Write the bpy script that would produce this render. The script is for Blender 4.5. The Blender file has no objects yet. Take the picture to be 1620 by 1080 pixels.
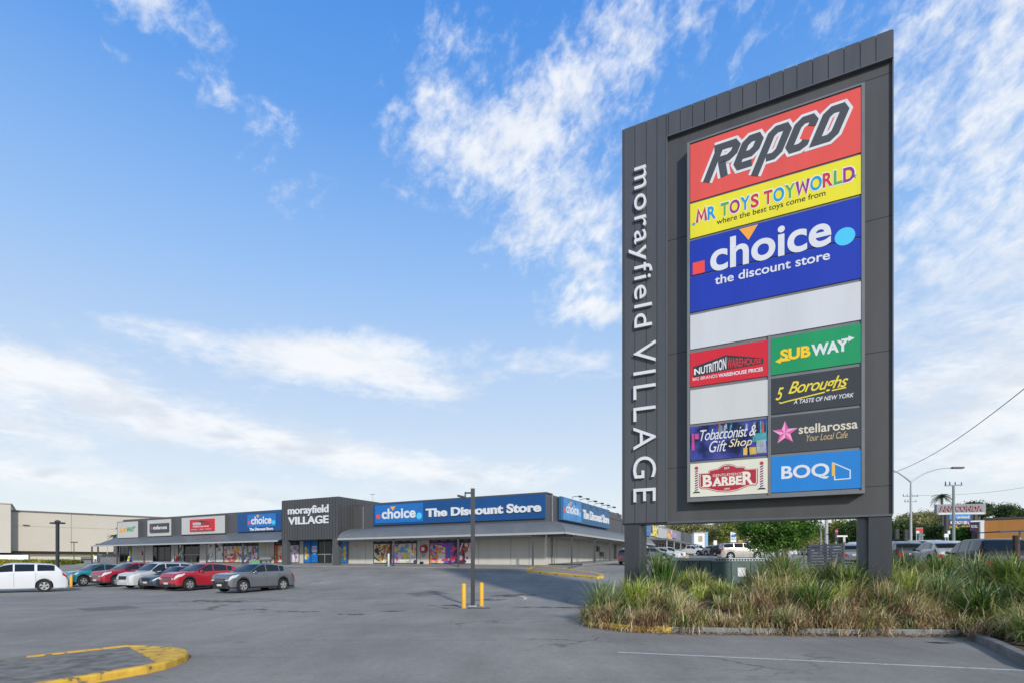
import bpy, bmesh, math, random
import numpy as np
from mathutils import Vector, Matrix
R = math.radians
sc = bpy.context.scene
col = sc.collection

# ------------------------------------------------------------------ camera, sky, sun, exposure
F, H, CX, CZ = 860.0, 891.0, 810.0, 1.65        # focal length / horizon / centre in photo pixels, eye height in metres
cam = bpy.data.objects.new('camera', bpy.data.cameras.new('camera'))
col.objects.link(cam)
cam.location = (0, 0, CZ)
cam.rotation_euler = (R(90), 0, 0)
cam.data.sensor_width = 36
cam.data.lens = F / 1620 * 36
cam.data.shift_y = (H - 540) / 1620
cam.data.clip_start = .1
cam.data.clip_end = 3000
sc.camera = cam

SUN_EL = R(25)
SUN_H = Vector((.32, -.947, 0)).normalized()     # horizontal direction towards the sun
sun = bpy.data.objects.new('sun', bpy.data.lights.new('sun', 'SUN'))
col.objects.link(sun)
sun.data.energy = 2.5
sun.data.angle = R(3)
sun.data.color = (1, .95, .87)
sdir = Vector((SUN_H.x * math.cos(SUN_EL), SUN_H.y * math.cos(SUN_EL), math.sin(SUN_EL)))
sun.rotation_euler = sdir.to_track_quat('Z', 'Y').to_euler()
sun.location = (30, -60, 60)

sc.view_settings.view_transform = 'Standard'
sc.view_settings.look = 'None'
sc.view_settings.gamma = 1
sc.view_settings.exposure = 0.45

world = bpy.data.worlds.new('World')
sc.world = world
world.use_nodes = True
nt = world.node_tree
nt.nodes.clear()
def N(t, **kw):
    n = nt.nodes.new(t)
    for k, v in kw.items(): setattr(n, k, v)
    return n
def M(op, a, b=None, c=None, clamp=False):
    n = N('ShaderNodeMath', operation=op, use_clamp=clamp)
    for i, x in enumerate((a, b, c)):
        if x is None: continue
        if isinstance(x, (int, float)): n.inputs[i].default_value = x
        else: nt.links.new(x, n.inputs[i])
    return n.outputs[0]
def sstep(x, lo, hi):
    n = N('ShaderNodeMapRange', interpolation_type='SMOOTHSTEP')
    nt.links.new(x, n.inputs[0]); n.inputs[1].default_value = lo; n.inputs[2].default_value = hi
    return n.outputs[0]
def mixc(f, a, b):
    n = N('ShaderNodeMix', data_type='RGBA')
    if isinstance(f, (int, float)): n.inputs[0].default_value = f
    else: nt.links.new(f, n.inputs[0])
    for i, x in ((6, a), (7, b)):
        if isinstance(x, tuple): n.inputs[i].default_value = (*x, 1)
        else: nt.links.new(x, n.inputs[i])
    return n.outputs[2]
def noise(vec, scale, detail=6, rough=.55, dist=0.):
    n = N('ShaderNodeTexNoise')
    nt.links.new(vec, n.inputs['Vector'])
    n.inputs['Scale'].default_value = scale; n.inputs['Detail'].default_value = detail
    n.inputs['Roughness'].default_value = rough; n.inputs['Distortion'].default_value = dist
    return n.outputs[0]
def comb(x, y, z=0.):
    n = N('ShaderNodeCombineXYZ')
    for i, v in enumerate((x, y, z)):
        if isinstance(v, (int, float)): n.inputs[i].default_value = v
        else: nt.links.new(v, n.inputs[i])
    return n.outputs[0]
sky = N('ShaderNodeTexSky', sky_type='NISHITA')
sky.sun_disc = False
sky.sun_elevation = SUN_EL
sky.sun_rotation = math.atan2(SUN_H.x, SUN_H.y)
sky.altitude = 10
sky.air_density = 1.0; sky.dust_density = .6; sky.ozone_density = 1.6
geo = N('ShaderNodeTexCoord')
sep = N('ShaderNodeSeparateXYZ'); nt.links.new(geo.outputs['Generated'], sep.inputs[0])
dx, dy, dz = sep.outputs
el = M('MULTIPLY', M('ARCSINE', dz), 180 / math.pi)
az = M('MULTIPLY', M('ARCTAN2', dx, dy), 180 / math.pi)
def blob(a, e, sa, se, w, tilt=0.):
    da = M('SUBTRACT', az, a); de = M('SUBTRACT', el, e)
    if tilt:
        c, s = math.cos(R(tilt)), math.sin(R(tilt))
        u = M('ADD', M('MULTIPLY', da, c), M('MULTIPLY', de, s))
        v = M('SUBTRACT', M('MULTIPLY', de, c), M('MULTIPLY', da, s))
    else: u, v = da, de
    q = M('ADD', M('POWER', M('ABSOLUTE', M('DIVIDE', u, sa)), 2.), M('POWER', M('ABSOLUTE', M('DIVIDE', v, se)), 2.))
    return M('MULTIPLY', M('EXPONENT', M('MULTIPLY', q, -1.)), w)
SKY_BLOBS = [(-33, 40.5, 5.5, 1.9, .42, 0), (-27.5, 37.2, 4.5, 1.3, .36, 0), (-36.5, 37, 1.5, .9, .26, 0), (-22, 33, 5, 4, .22, -20), (-46, 38, 1.2, 1.2, .25, 0),
             (-6, 44.5, 4, 3, .26, 0), (-9, 38.5, 5.5, 4.4, .40, 0), (-1, 37, 6, 4, .34, 10), (5, 40.5, 9, 3.4, .28, 25), (14, 44, 13, 5, .3, 20),
             (2, 31.5, 6, 3.0, .36, 15), (9, 31.5, 7, 5.5, .32, 10), (9, 24.6, 6, 1.5, .46, 0), (-11, 33.5, 2, .7, .2, 0), (9, 27.5, 4, 2.5, .2, 0),
             (42, 28, 16, 22, .32, 0), (60, 40, 26, 26, .26, 0), (43, 11, 12, 6, .34, 0),
             (-17, 20.6, 8, 2.0, .52, 6), (-22, 18.8, 12, 2.4, .42, -4), (-9, 18, 7, 2.2, .4, -8), (4, 20.4, 11, 2.0, .40, -2), (-33, 19.5, 6, 1.4, .24, 0),
             (-43, 15.3, 10, 2.4, .52, -3), (-30, 12.4, 14, 2.2, .46, -7), (-14, 10.4, 13, 2.2, .50, -6), (2, 9.4, 10, 1.8, .32, 0),
             (-43, 10.5, 10, 2.0, .44, 0), (-44, 7.4, 10, 1.2, .46, 0), (-24, 6, 22, 1.8, .42, 0), (110, 45, 40, 30, .3, 0), (180, 50, 50, 25, .22, 0)]
bias = None
for b in SKY_BLOBS:
    g = blob(*b)
    bias = g if bias is None else M('ADD', bias, g)
t = R(24)
u1 = M('ADD', M('MULTIPLY', az, math.cos(t)), M('MULTIPLY', el, math.sin(t)))
v1 = M('SUBTRACT', M('MULTIPLY', el, math.cos(t)), M('MULTIPLY', az, math.sin(t)))
hi = comb(M('MULTIPLY', u1, .14), M('MULTIPLY', v1, .20), 5.3)
lo = comb(M('MULTIPLY', az, .09), M('MULTIPLY', el, .23), 3.7)
def mixf(f, a, b):
    n = N('ShaderNodeMix')
    for k_, v_ in ((0, f), (2, a), (3, b)): nt.links.new(v_, n.inputs[k_])
    return n.outputs[0]
up = sstep(el, 17, 26)
n1 = mixf(up, noise(lo, 1.9, 9, .58, .2), noise(hi, 1.9, 9, .58, .2))
n2 = mixf(up, noise(lo, 4.6, 6, .6, .2), noise(hi, 4.6, 7, .62, .25))
cv = lo
dens = M('ADD', M('ADD', M('MULTIPLY', n1, .70), M('MULTIPLY', n2, .66)), M('SUBTRACT', bias, .37))
alpha = M('MULTIPLY', sstep(dens, .48, 1.02), .92)
shade = noise(cv, 2.3, 5, .5, .2)
low = sstep(el, 26, 6)
ccol = mixc(M('MULTIPLY', sstep(shade, .42, .68), M('ADD', M('MULTIPLY', low, .6), .3)), (7.0, 7.15, 7.35), (4.9, 5.35, 6.1))
# the clear air: the physical sky, a little deeper in colour, paling to white haze at the horizon
hs = N('ShaderNodeHueSaturation'); nt.links.new(sky.outputs[0], hs.inputs['Color'])
hs.inputs['Saturation'].default_value = 1.12; hs.inputs['Value'].default_value = 1.0
hz1 = N('ShaderNodeValToRGB'); nt.links.new(M('DIVIDE', el, 60), hz1.inputs[0])
er = hz1.color_ramp.elements
for p_, c_ in ((.0, (6.3, 6.5, 6.6)), (.10, (5.7, 6.25, 6.7)), (.25, (4.3, 5.35, 6.8)), (.45, (2.45, 4.15, 7.0)), (.65, (1.0, 2.75, 6.5)), (.8, (.55, 2.15, 6.1)), (1., (.5, 1.8, 5.0))):
    e_ = er.new(p_); e_.color = (*c_, 1)
er.remove(er[0]); er.remove(er[len(er) - 1])
clear = mixc(.9, hs.outputs[0], hz1.outputs[0])
final = mixc(alpha, clear, ccol)
bg = N('ShaderNodeBackground'); nt.links.new(final, bg.inputs[0]); bg.inputs[1].default_value = .1
wo = N('ShaderNodeOutputWorld'); nt.links.new(bg.outputs[0], wo.inputs[0])

# ------------------------------------------------------------------ site frame
AX = Vector((.888, -.460, 0)); AY = Vector((.460, .888, 0))     # along the shop front / into the shops
YAW = math.atan2(-.460, .888)
C = Vector(((865 - CX) / F * 48, 48., 0))                        # near corner of the shops
S0 = Vector(((984 - CX) / F * 18, 18., 0))                       # left foot of the pylon sign
ZB = 1.5
def loc_xy(x, y):
    d = Vector((x, y, 0)) - C
    return d.dot(AX), d.dot(AY)
def zg_l(lx, v):
    base = ZB + .4 * min(1, max(0, -lx / 70))
    s = -v
    if s >= 24: return 0.
    if s >= 0: return base * ((24 - s) / 24) ** 1.3
    return base + .03 * min(-s, 60) + .008 * max(0, -s - 60)
def zg(x, y): return zg_l(*loc_xy(x, y))
def gp(px, py):                                                  # the ground point seen at a photo pixel
    Y = 6.
    while Y < 300:
        x = (px - CX) / F * Y
        if H - (zg(x, Y) - CZ) / Y * F <= py: return Vector((x, Y, zg(x, Y)))
        Y += .02
    return Vector(((px - CX) / F * 300, 300, 3))
def at(px, Y, py=None):
    x = (px - CX) / F * Y
    return Vector((x, Y, zg(x, Y) if py is None else CZ + (H - py) / F * Y))
class Plane:                                                     # a wall plane: u along it, h up, o outwards
    def __init__(s, O, side=False, z0=0.):
        s.O, s.side, s.z0 = O, side, z0
    def P(s, u, h, o): return (o, u, h) if s.side else (u, -o, h)
    def uh(s, px, py, o=0.):
        A, B = (AY, AX) if s.side else (AX, -AY)
        q = (px - CX) / F
        ox, oy = s.O.x + o * B.x, s.O.y + o * B.y
        u = (q * oy - ox) / (A.x - q * A.y)
        return u, CZ + (H - py) / F * (oy + u * A.y) - s.z0
    def rect(s, L, Rr, o=0.):                                    # L,R = (px, y top, y bottom) at the left and right end
        a, b = s.uh(L[0], L[1], o), s.uh(L[0], L[2], o)
        c, d = s.uh(Rr[0], Rr[1], o), s.uh(Rr[0], Rr[2], o)
        return a[0], c[0], (b[1] + d[1]) / 2, (a[1] + c[1]) / 2  # u0,u1,h0,h1

# ------------------------------------------------------------------ helpers
def lin(h):
    h = h.lstrip('#')
    o = []
    for i in (0, 2, 4):
        c = int(h[i:i + 2], 16) / 255
        o.append(c / 12.92 if c <= .04045 else ((c + .055) / 1.055) ** 2.4)
    return tuple(o)
MATS = {}
def mat(name, c, rough=.5, metal=0., var=.1, scale=2., bump=0., bscale=40., spec=.5, streak=False, coat=0.):
    if name in MATS: return MATS[name]
    if isinstance(c, str): c = lin(c)
    m = bpy.data.materials.new(name); m.use_nodes = True
    t = m.node_tree; b = t.nodes['Principled BSDF']
    b.inputs['Base Color'].default_value = (*c, 1)
    b.inputs['Roughness'].default_value = rough; b.inputs['Metallic'].default_value = metal
    b.inputs['Specular IOR Level'].default_value = spec
    if coat: b.inputs['Coat Weight'].default_value = coat; b.inputs['Coat Roughness'].default_value = .05
    tc = t.nodes.new('ShaderNodeTexCoord')
    if var:
        mp = t.nodes.new('ShaderNodeMapping'); t.links.new(tc.outputs['Object'], mp.inputs[0])
        mp.inputs['Scale'].default_value = (1, 1, .12) if streak else (1, 1, 1)
        n = t.nodes.new('ShaderNodeTexNoise'); t.links.new(mp.outputs[0], n.inputs['Vector'])
        n.inputs['Scale'].default_value = scale; n.inputs['Detail'].default_value = 8; n.inputs['Roughness'].default_value = .65
        cr = t.nodes.new('ShaderNodeValToRGB'); t.links.new(n.outputs[0], cr.inputs[0])
        cr.color_ramp.elements[0].position = .3; cr.color_ramp.elements[1].position = .72
        cr.color_ramp.elements[0].color = (*[x * (1 - var) for x in c], 1)
        cr.color_ramp.elements[1].color = (*[min(1, x * (1 + var)) for x in c], 1)
        t.links.new(cr.outputs[0], b.inputs['Base Color'])
        mr = t.nodes.new('ShaderNodeMapRange'); t.links.new(n.outputs[0], mr.inputs[0])
        mr.inputs[3].default_value = max(.02, rough - .08); mr.inputs[4].default_value = min(1, rough + .08)
        t.links.new(mr.outputs[0], b.inputs['Roughness'])
    if bump:
        n = t.nodes.new('ShaderNodeTexNoise'); t.links.new(tc.outputs['Object'], n.inputs['Vector'])
        n.inputs['Scale'].default_value = bscale; n.inputs['Detail'].default_value = 4
        bp = t.nodes.new('ShaderNodeBump'); bp.inputs['Strength'].default_value = bump; bp.inputs['Distance'].default_value = .02
        t.links.new(n.outputs[0], bp.inputs['Height']); t.links.new(bp.outputs[0], b.inputs['Normal'])
    MATS[name] = m
    return m
def ramp_mat(name, stops, scale, rough=.6, detail=5, voronoi=False, spec=.3, island=False, trans=0.):
    """one colour after another picked by noise, by cells, or face island by face island (leaves, blades)"""
    if name in MATS: return MATS[name]
    m = bpy.data.materials.new(name); m.use_nodes = True
    t = m.node_tree; b = t.nodes['Principled BSDF']
    b.inputs['Roughness'].default_value = rough; b.inputs['Specular IOR Level'].default_value = spec
    tc = t.nodes.new('ShaderNodeTexCoord')
    if island:
        g = t.nodes.new('ShaderNodeNewGeometry')
        n = t.nodes.new('ShaderNodeTexNoise'); t.links.new(tc.outputs['Object'], n.inputs['Vector'])
        n.inputs['Scale'].default_value = scale; n.inputs['Detail'].default_value = 3
        a = t.nodes.new('ShaderNodeMath'); a.operation = 'MULTIPLY_ADD'
        t.links.new(g.outputs['Random Per Island'], a.inputs[0]); a.inputs[1].default_value = .55
        s = t.nodes.new('ShaderNodeMath'); s.operation = 'MULTIPLY_ADD'; t.links.new(n.outputs[0], s.inputs[0]); s.inputs[1].default_value = 1.5; s.inputs[2].default_value = -.52
        t.links.new(s.outputs[0], a.inputs[2])
        fac = a.outputs[0]
    elif voronoi:                                               # a printed collage: bent cells of two sizes, shaded softly inside
        ds = t.nodes.new('ShaderNodeTexNoise'); t.links.new(tc.outputs['Object'], ds.inputs['Vector']); ds.inputs['Scale'].default_value = scale * 1.3; ds.inputs['Detail'].default_value = 3
        ad = t.nodes.new('ShaderNodeVectorMath'); ad.operation = 'MULTIPLY_ADD'; t.links.new(ds.outputs['Color'], ad.inputs[0]); ad.inputs[1].default_value = (.9 / scale,) * 3; t.links.new(tc.outputs['Object'], ad.inputs[2])
        sl = []
        for k_ in (1., 3.1):
            n = t.nodes.new('ShaderNodeTexVoronoi'); t.links.new(ad.outputs[0], n.inputs['Vector']); n.inputs['Scale'].default_value = scale * k_
            sp = t.nodes.new('ShaderNodeSeparateColor'); t.links.new(n.outputs['Color'], sp.inputs[0]); sl.append(sp)
        gt = t.nodes.new('ShaderNodeMath'); gt.operation = 'GREATER_THAN'; t.links.new(sl[0].outputs[1], gt.inputs[0]); gt.inputs[1].default_value = .42
        mf = t.nodes.new('ShaderNodeMix'); t.links.new(gt.outputs[0], mf.inputs[0]); t.links.new(sl[0].outputs[0], mf.inputs[2]); t.links.new(sl[1].outputs[0], mf.inputs[3])
        fac = mf.outputs[0]
    else:
        n = t.nodes.new('ShaderNodeTexNoise'); t.links.new(tc.outputs['Object'], n.inputs['Vector'])
        n.inputs['Scale'].default_value = scale; n.inputs['Detail'].default_value = detail
        fac = n.outputs[0]
    cr = t.nodes.new('ShaderNodeValToRGB'); t.links.new(fac, cr.inputs[0])
    e = cr.color_ramp.elements
    if voronoi: cr.color_ramp.interpolation = 'CONSTANT'
    while len(e) < len(stops): e.new(.5)
    for i, (p, c) in enumerate(stops):
        e[i].position = p; e[i].color = (*(lin(c) if isinstance(c, str) else c), 1)
    if voronoi:
        n3 = t.nodes.new('ShaderNodeTexNoise'); t.links.new(tc.outputs['Object'], n3.inputs['Vector']); n3.inputs['Scale'].default_value = scale * 4; n3.inputs['Detail'].default_value = 4
        hv = t.nodes.new('ShaderNodeHueSaturation'); hv.inputs['Saturation'].default_value = .85; t.links.new(cr.outputs[0], hv.inputs['Color'])
        ml = t.nodes.new('ShaderNodeMapRange'); t.links.new(n3.outputs[0], ml.inputs[0]); ml.inputs[1].default_value = .3; ml.inputs[2].default_value = .7; ml.inputs[3].default_value = .6; ml.inputs[4].default_value = 1.5
        t.links.new(ml.outputs[0], hv.inputs['Value']); t.links.new(hv.outputs[0], b.inputs['Base Color'])
    else: t.links.new(cr.outputs[0], b.inputs['Base Color'])
    if trans:
        tr = t.nodes.new('ShaderNodeBsdfTranslucent'); t.links.new(cr.outputs[0], tr.inputs[0])
        mx = t.nodes.new('ShaderNodeMixShader'); mx.inputs[0].default_value = trans
        t.links.new(b.outputs[0], mx.inputs[1]); t.links.new(tr.outputs[0], mx.inputs[2])
        t.links.new(mx.outputs[0], t.nodes['Material Output'].inputs['Surface'])
    MATS[name] = m
    return m

TXT = {}
def text_geo(s, bold=0., shear=0., space=1.):
    k = (s, bold, shear, space)
    if k in TXT: return TXT[k]
    cu = bpy.data.curves.new('lettering', 'FONT'); cu.body = s
    cu.offset = bold * .5; cu.shear = shear; cu.extrude = .5; cu.space_character = space
    cu.resolution_u = 6
    o = bpy.data.objects.new('lettering', cu); col.objects.link(o)
    dg = bpy.context.evaluated_depsgraph_get()
    me = bpy.data.meshes.new_from_object(o.evaluated_get(dg))
    v = [tuple(p.co) for p in me.vertices]; f = [tuple(p.vertices) for p in me.polygons]
    bpy.data.objects.remove(o); bpy.data.curves.remove(cu); bpy.data.meshes.remove(me)
    TXT[k] = (v, f)
    return v, f

class MB:
    def __init__(s): s.v, s.f, s.m = [], [], []
    def add(s, v, f, mi=0):
        n = len(s.v); s.v += [tuple(p) for p in v]
        s.f += [tuple(i + n for i in q) for q in f]; s.m += [mi] * len(f)
        return s
    def box(s, x0, x1, y0, y1, z0, z1, mi=0):
        return s.add([(x0, y0, z0), (x1, y0, z0), (x1, y1, z0), (x0, y1, z0), (x0, y0, z1), (x1, y0, z1), (x1, y1, z1), (x0, y1, z1)],
                     [(3, 2, 1, 0), (4, 5, 6, 7), (0, 1, 5, 4), (1, 2, 6, 5), (2, 3, 7, 6), (3, 0, 4, 7)], mi)
    def pbox(s, p, u0, u1, h0, h1, o0, o1, mi=0):
        a = p.P(u0, h0, o0); b = p.P(u1, h1, o1)
        x, y, z = [sorted((a[i], b[i])) for i in range(3)]
        return s.box(*x, *y, *z, mi)
    def ppoly(s, p, pts, o0, o1, mi=0):
        n = len(pts)
        v = [p.P(u, h, o0) for u, h in pts] + [p.P(u, h, o1) for u, h in pts]
        f = [tuple(range(n)), tuple(range(2 * n - 1, n - 1, -1))] + [(i, (i + 1) % n, n + (i + 1) % n, n + i) for i in range(n)]
        return s.add(v, f, mi)
    def prism(s, pts, z0, z1, mi=0, top=None):
        n = len(pts)
        v = [(x, y, z0) for x, y in pts] + [(x, y, z1) for x, y in pts]
        s.add(v, [tuple(range(n - 1, -1, -1))] + [(i, (i + 1) % n, n + (i + 1) % n, n + i) for i in range(n)], mi)
        return s.add([(x, y, z1) for x, y in pts], [tuple(range(n))], mi if top is None else top)
    def tube(s, pts, r, n=8, mi=0, cap=True):
        pts = [Vector(p) for p in pts]
        rr = r if isinstance(r, (list, tuple)) else [r] * len(pts)
        rings = []
        up = None
        for i, p in enumerate(pts):
            d = (pts[min(i + 1, len(pts) - 1)] - pts[max(i - 1, 0)]).normalized()
            a = d.cross(Vector((0, 0, 1)) if abs(d.z) < .95 else Vector((1, 0, 0))).normalized()
            b = d.cross(a)
            rings.append([p + (a * math.cos(q) + b * math.sin(q)) * rr[i] for q in [2 * math.pi * j / n for j in range(n)]])
        v = [p for g in rings for p in g]
        f = [(i * n + j, i * n + (j + 1) % n, (i + 1) * n + (j + 1) % n, (i + 1) * n + j) for i in range(len(pts) - 1) for j in range(n)]
        if cap: f += [tuple(range(n)), tuple((len(pts) - 1) * n + j for j in range(n - 1, -1, -1))]
        return s.add(v, f, mi)
    def ellip(s, c, r, mi=0, n=12, m=7):
        v, f = [], []
        for i in range(m + 1):
            th = math.pi * i / m
            for j in range(n):
                ph = 2 * math.pi * j / n
                v.append((c[0] + r[0] * math.sin(th) * math.cos(ph), c[1] + r[1] * math.sin(th) * math.sin(ph), c[2] + r[2] * math.cos(th)))
        for i in range(m):
            for j in range(n): f.append((i * n + j, (i + 1) * n + j, (i + 1) * n + (j + 1) % n, i * n + (j + 1) % n))
        return s.add(v, f, mi)
    def lathe(s, prof, axis='z', c=(0, 0, 0), n=20, mi=0):        # prof = (radius, along axis)
        v, f = [], []
        for r, a in prof:
            for j in range(n):
                q = 2 * math.pi * j / n
                x, y = r * math.cos(q), r * math.sin(q)
                p = (x, y, a) if axis == 'z' else ((x, a, y) if axis == 'y' else (a, x, y))
                v.append((p[0] + c[0], p[1] + c[1], p[2] + c[2]))
        for i in range(len(prof) - 1):
            for j in range(n): f.append((i * n + j, i * n + (j + 1) % n, (i + 1) * n + (j + 1) % n, (i + 1) * n + j))
        return s.add(v, f, mi)
    def text(s, p, st, r, o0, o1, mi=0, bold=0., shear=0., space=1., keep=False, rot=False):
        """lettering fitted into the rectangle r = (u0,u1,h0,h1) of plane p"""
        v, f = text_geo(st, bold, shear, space)
        a = np.array(v); x0, y0 = a[:, 0].min(), a[:, 1].min(); w, h = np.ptp(a[:, 0]), np.ptp(a[:, 1])
        out = []
        for x, y, z in v:
            q, k = (x - x0) / w, (y - y0) / h
            if rot: u, hh = r[0] + k * (r[1] - r[0]), r[3] - q * (r[3] - r[2])     # reads downwards
            else: u, hh = r[0] + q * (r[1] - r[0]), r[2] + k * (r[3] - r[2])
            out.append(p.P(u, hh, o1 if z > 0 else o0))
        return s.add(out, f, mi)
    def strokes(s, p, paths, w, o0, o1, mi=0):
        """block lettering out of thick mitred polylines in (u,h)"""
        for ip, pts in enumerate(paths):
            pts = [Vector(q) for q in pts]; L, Rr = [], []
            n = len(pts); closed = (pts[0] - pts[-1]).length < 1e-6
            if closed: pts = pts[:-1]; n -= 1
            for i in range(n):
                a = pts[i] - pts[i - 1] if (closed or i > 0) else pts[i + 1] - pts[i]
                b = pts[(i + 1) % n] - pts[i] if (closed or i < n - 1) else a
                a = a.normalized(); b = b.normalized()
                na, nb = Vector((-a.y, a.x)), Vector((-b.y, b.x))
                mt = (na + nb).normalized(); k = 1 / max(.5, mt.dot(na))
                L.append(pts[i] + mt * w / 2 * k); Rr.append(pts[i] - mt * w / 2 * k)
            for i in range(n if closed else n - 1):
                j = (i + 1) % n
                s.ppoly(p, [tuple(L[i]), tuple(Rr[i]), tuple(Rr[j]), tuple(L[j])], o0, o1 + .0006 * ip + .00015 * i, mi)
        return s
    def build(s, name, mats, parent=None, smooth=0, loc=None, fix=True):
        me = bpy.data.meshes.new(name); me.from_pydata(s.v, [], s.f)
        if not isinstance(mats, (list, tuple)): mats = [mats]
        for m in mats: me.materials.append(m)
        if len(mats) > 1: me.polygons.foreach_set('material_index', s.m)
        if fix:
            b = bmesh.new(); b.from_mesh(me); bmesh.ops.recalc_face_normals(b, faces=b.faces); b.to_mesh(me); b.free()
        if smooth:
            me.polygons.foreach_set('use_smooth', [True] * len(me.polygons)); me.set_sharp_from_angle(angle=R(smooth))
        o = bpy.data.objects.new(name, me); col.objects.link(o)
        if parent is not None: o.parent = parent
        if loc is not None: o.location = loc
        return o
def tag(o, label, cat, group=None, kind=None):
    o['label'] = label; o['category'] = cat
    if group: o['group'] = group
    if kind: o['kind'] = kind
    return o
def thing(name, label, cat, loc=(0, 0, 0), rz=0., group=None):
    o = bpy.data.objects.new(name, None); col.objects.link(o)
    o.empty_display_size = .3
    o.location = loc; o.rotation_euler = (0, 0, rz)
    return tag(o, label, cat, group)
def struct(o): o['kind'] = 'structure'; return o
def copy_tree(o, parent=None):
    c = o.copy(); col.objects.link(c)
    if parent is not None: c.parent = parent
    for ch in list(o.children): copy_tree(ch, c)
    return c
rng = random.Random(7)
nr = np.random.default_rng(11)

# common materials
WHITE = mat('white_paint', (.78, .78, .77), .45, var=.04)
LETTER = mat('white_letter', (.70, .71, .72), .4, var=.05)
CLAD = mat('charcoal_cladding', (.078, .081, .087), .42, var=.14, scale=1.2, streak=True)
CLADF = mat('charcoal_flat_sheet', (.072, .071, .070), .5, var=.22, scale=.8, streak=True)
SEAM = mat('seam_shadow_gap', (.015, .015, .017), .7, var=0)
ALU = mat('sign_frame_aluminium', (.17, .175, .18), .45, var=.1)
DARKP = mat('dark_post_paint', (.035, .037, .042), .45, var=.1)
YEL = mat('traffic_yellow', (.78, .42, .035), .55, var=.12, scale=5)
STEEL = mat('galvanised_steel', (.42, .45, .46), .45, metal=.3, var=.1)
GLASS = mat('dark_glass', (.009, .011, .013), .05, var=0, spec=.3)
BLACK = mat('black_plastic', (.015, .015, .016), .5, var=.1)
# ------------------------------------------------------------------ the ground: car park asphalt as one sheet, following the rise to the shops
def asphalt():
    m = bpy.data.materials.new('asphalt'); m.use_nodes = True
    t = m.node_tree; b = t.nodes['Principled BSDF']; b.inputs['Roughness'].default_value = .88; b.inputs['Specular IOR Level'].default_value = .3
    tc = t.nodes.new('ShaderNodeTexCoord')
    def nz(scale, detail, rough=.6, sx=1., sy=1., rot=0.):
        mp = t.nodes.new('ShaderNodeMapping'); t.links.new(tc.outputs['Object'], mp.inputs[0])
        mp.inputs['Scale'].default_value = (sx, sy, 1); mp.inputs['Rotation'].default_value = (0, 0, rot)
        n = t.nodes.new('ShaderNodeTexNoise'); t.links.new(mp.outputs[0], n.inputs['Vector'])
        n.inputs['Scale'].default_value = scale; n.inputs['Detail'].default_value = detail; n.inputs['Roughness'].default_value = rough
        return n.outputs[0]
    def rng_(x, a, b_, c, d):
        n = t.nodes.new('ShaderNodeMapRange'); t.links.new(x, n.inputs[0])
        for i, q in enumerate((a, b_, c, d)): n.inputs[i + 1].default_value = q
        return n.outputs[0]
    def mth(op, a, b_):
        n = t.nodes.new('ShaderNodeMath'); n.operation = op
        for i, q in enumerate((a, b_)):
            if isinstance(q, float): n.inputs[i].default_value = q
            else: t.links.new(q, n.inputs[i])
        return n.outputs[0]
    big = rng_(nz(.16, 7), .3, .7, .78, 1.24)
    mid = rng_(nz(.9, 9, .75, 1, .35, .5), .3, .7, .84, 1.16)
    fine = mth('MULTIPLY', rng_(nz(55, 3, .8), .25, .75, .70, 1.30), rng_(nz(9, 6, .85), .3, .7, .84, 1.16))
    tracks = rng_(nz(.5, 4, .6, .12, 1.4, -.45), .56, .76, 1., .78)
    v = mth('MULTIPLY', mth('MULTIPLY', big, mid), mth('MULTIPLY', fine, tracks))
    # hairline cracks: cell borders, kept only where a second noise allows them
    vo = t.nodes.new('ShaderNodeTexVoronoi'); vo.feature = 'DISTANCE_TO_EDGE'; vo.inputs['Scale'].default_value = .3
    ds = t.nodes.new('ShaderNodeTexNoise'); t.links.new(tc.outputs['Object'], ds.inputs['Vector']); ds.inputs['Scale'].default_value = 1.3; ds.inputs['Detail'].default_value = 5
    ad = t.nodes.new('ShaderNodeVectorMath'); ad.operation = 'MULTIPLY_ADD'
    t.links.new(ds.outputs['Color'], ad.inputs[0]); ad.inputs[1].default_value = (1.6, 1.6, 0); t.links.new(tc.outputs['Object'], ad.inputs[2])
    t.links.new(ad.outputs[0], vo.inputs['Vector'])
    crack = mth('MULTIPLY', rng_(vo.outputs['Distance'], .004, .012, .5, 0.), rng_(nz(.12, 2), .52, .6, 0., 1.))
    v = mth('MULTIPLY', v, mth('SUBTRACT', 1., crack))
    oil = rng_(nz(.75, 3, .5), .68, .78, 1., .62)
    v = mth('MULTIPLY', v, oil)
    mx = t.nodes.new('ShaderNodeMix'); mx.data_type = 'RGBA'; mx.blend_type = 'MULTIPLY'; mx.inputs[0].default_value = 1
    c = t.nodes.new('ShaderNodeValToRGB'); t.links.new(nz(.3, 3), c.inputs[0])
    c.color_ramp.elements[0].position = .35; c.color_ramp.elements[1].position = .7
    c.color_ramp.elements[0].color = (.274, .258, .234, 1); c.color_ramp.elements[1].color = (.306, .285, .252, 1)
    cb = t.nodes.new('ShaderNodeCombineColor')
    for i in range(3): t.links.new(v, cb.inputs[i])
    t.links.new(c.outputs[0], mx.inputs[6]); t.links.new(cb.outputs[0], mx.inputs[7])
    t.links.new(mx.outputs[2], b.inputs['Base Color'])
    bp = t.nodes.new('ShaderNodeBump'); bp.inputs['Strength'].default_value = .35; bp.inputs['Distance'].default_value = .01
    t.links.new(nz(80, 3, .8), bp.inputs['Height']); t.links.new(bp.outputs[0], b.inputs['Normal'])
    return m
ASPH = asphalt()
def lw(lx, v, z=None):
    p = C + AX * lx + AY * v
    return Vector((p.x, p.y, zg_l(lx, v) if z is None else z))
mb = MB()
xs = [-900, -300, -150, -110, -90] + list(range(-80, 61, 4)) + [80, 120, 200, 400, 900]
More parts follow.
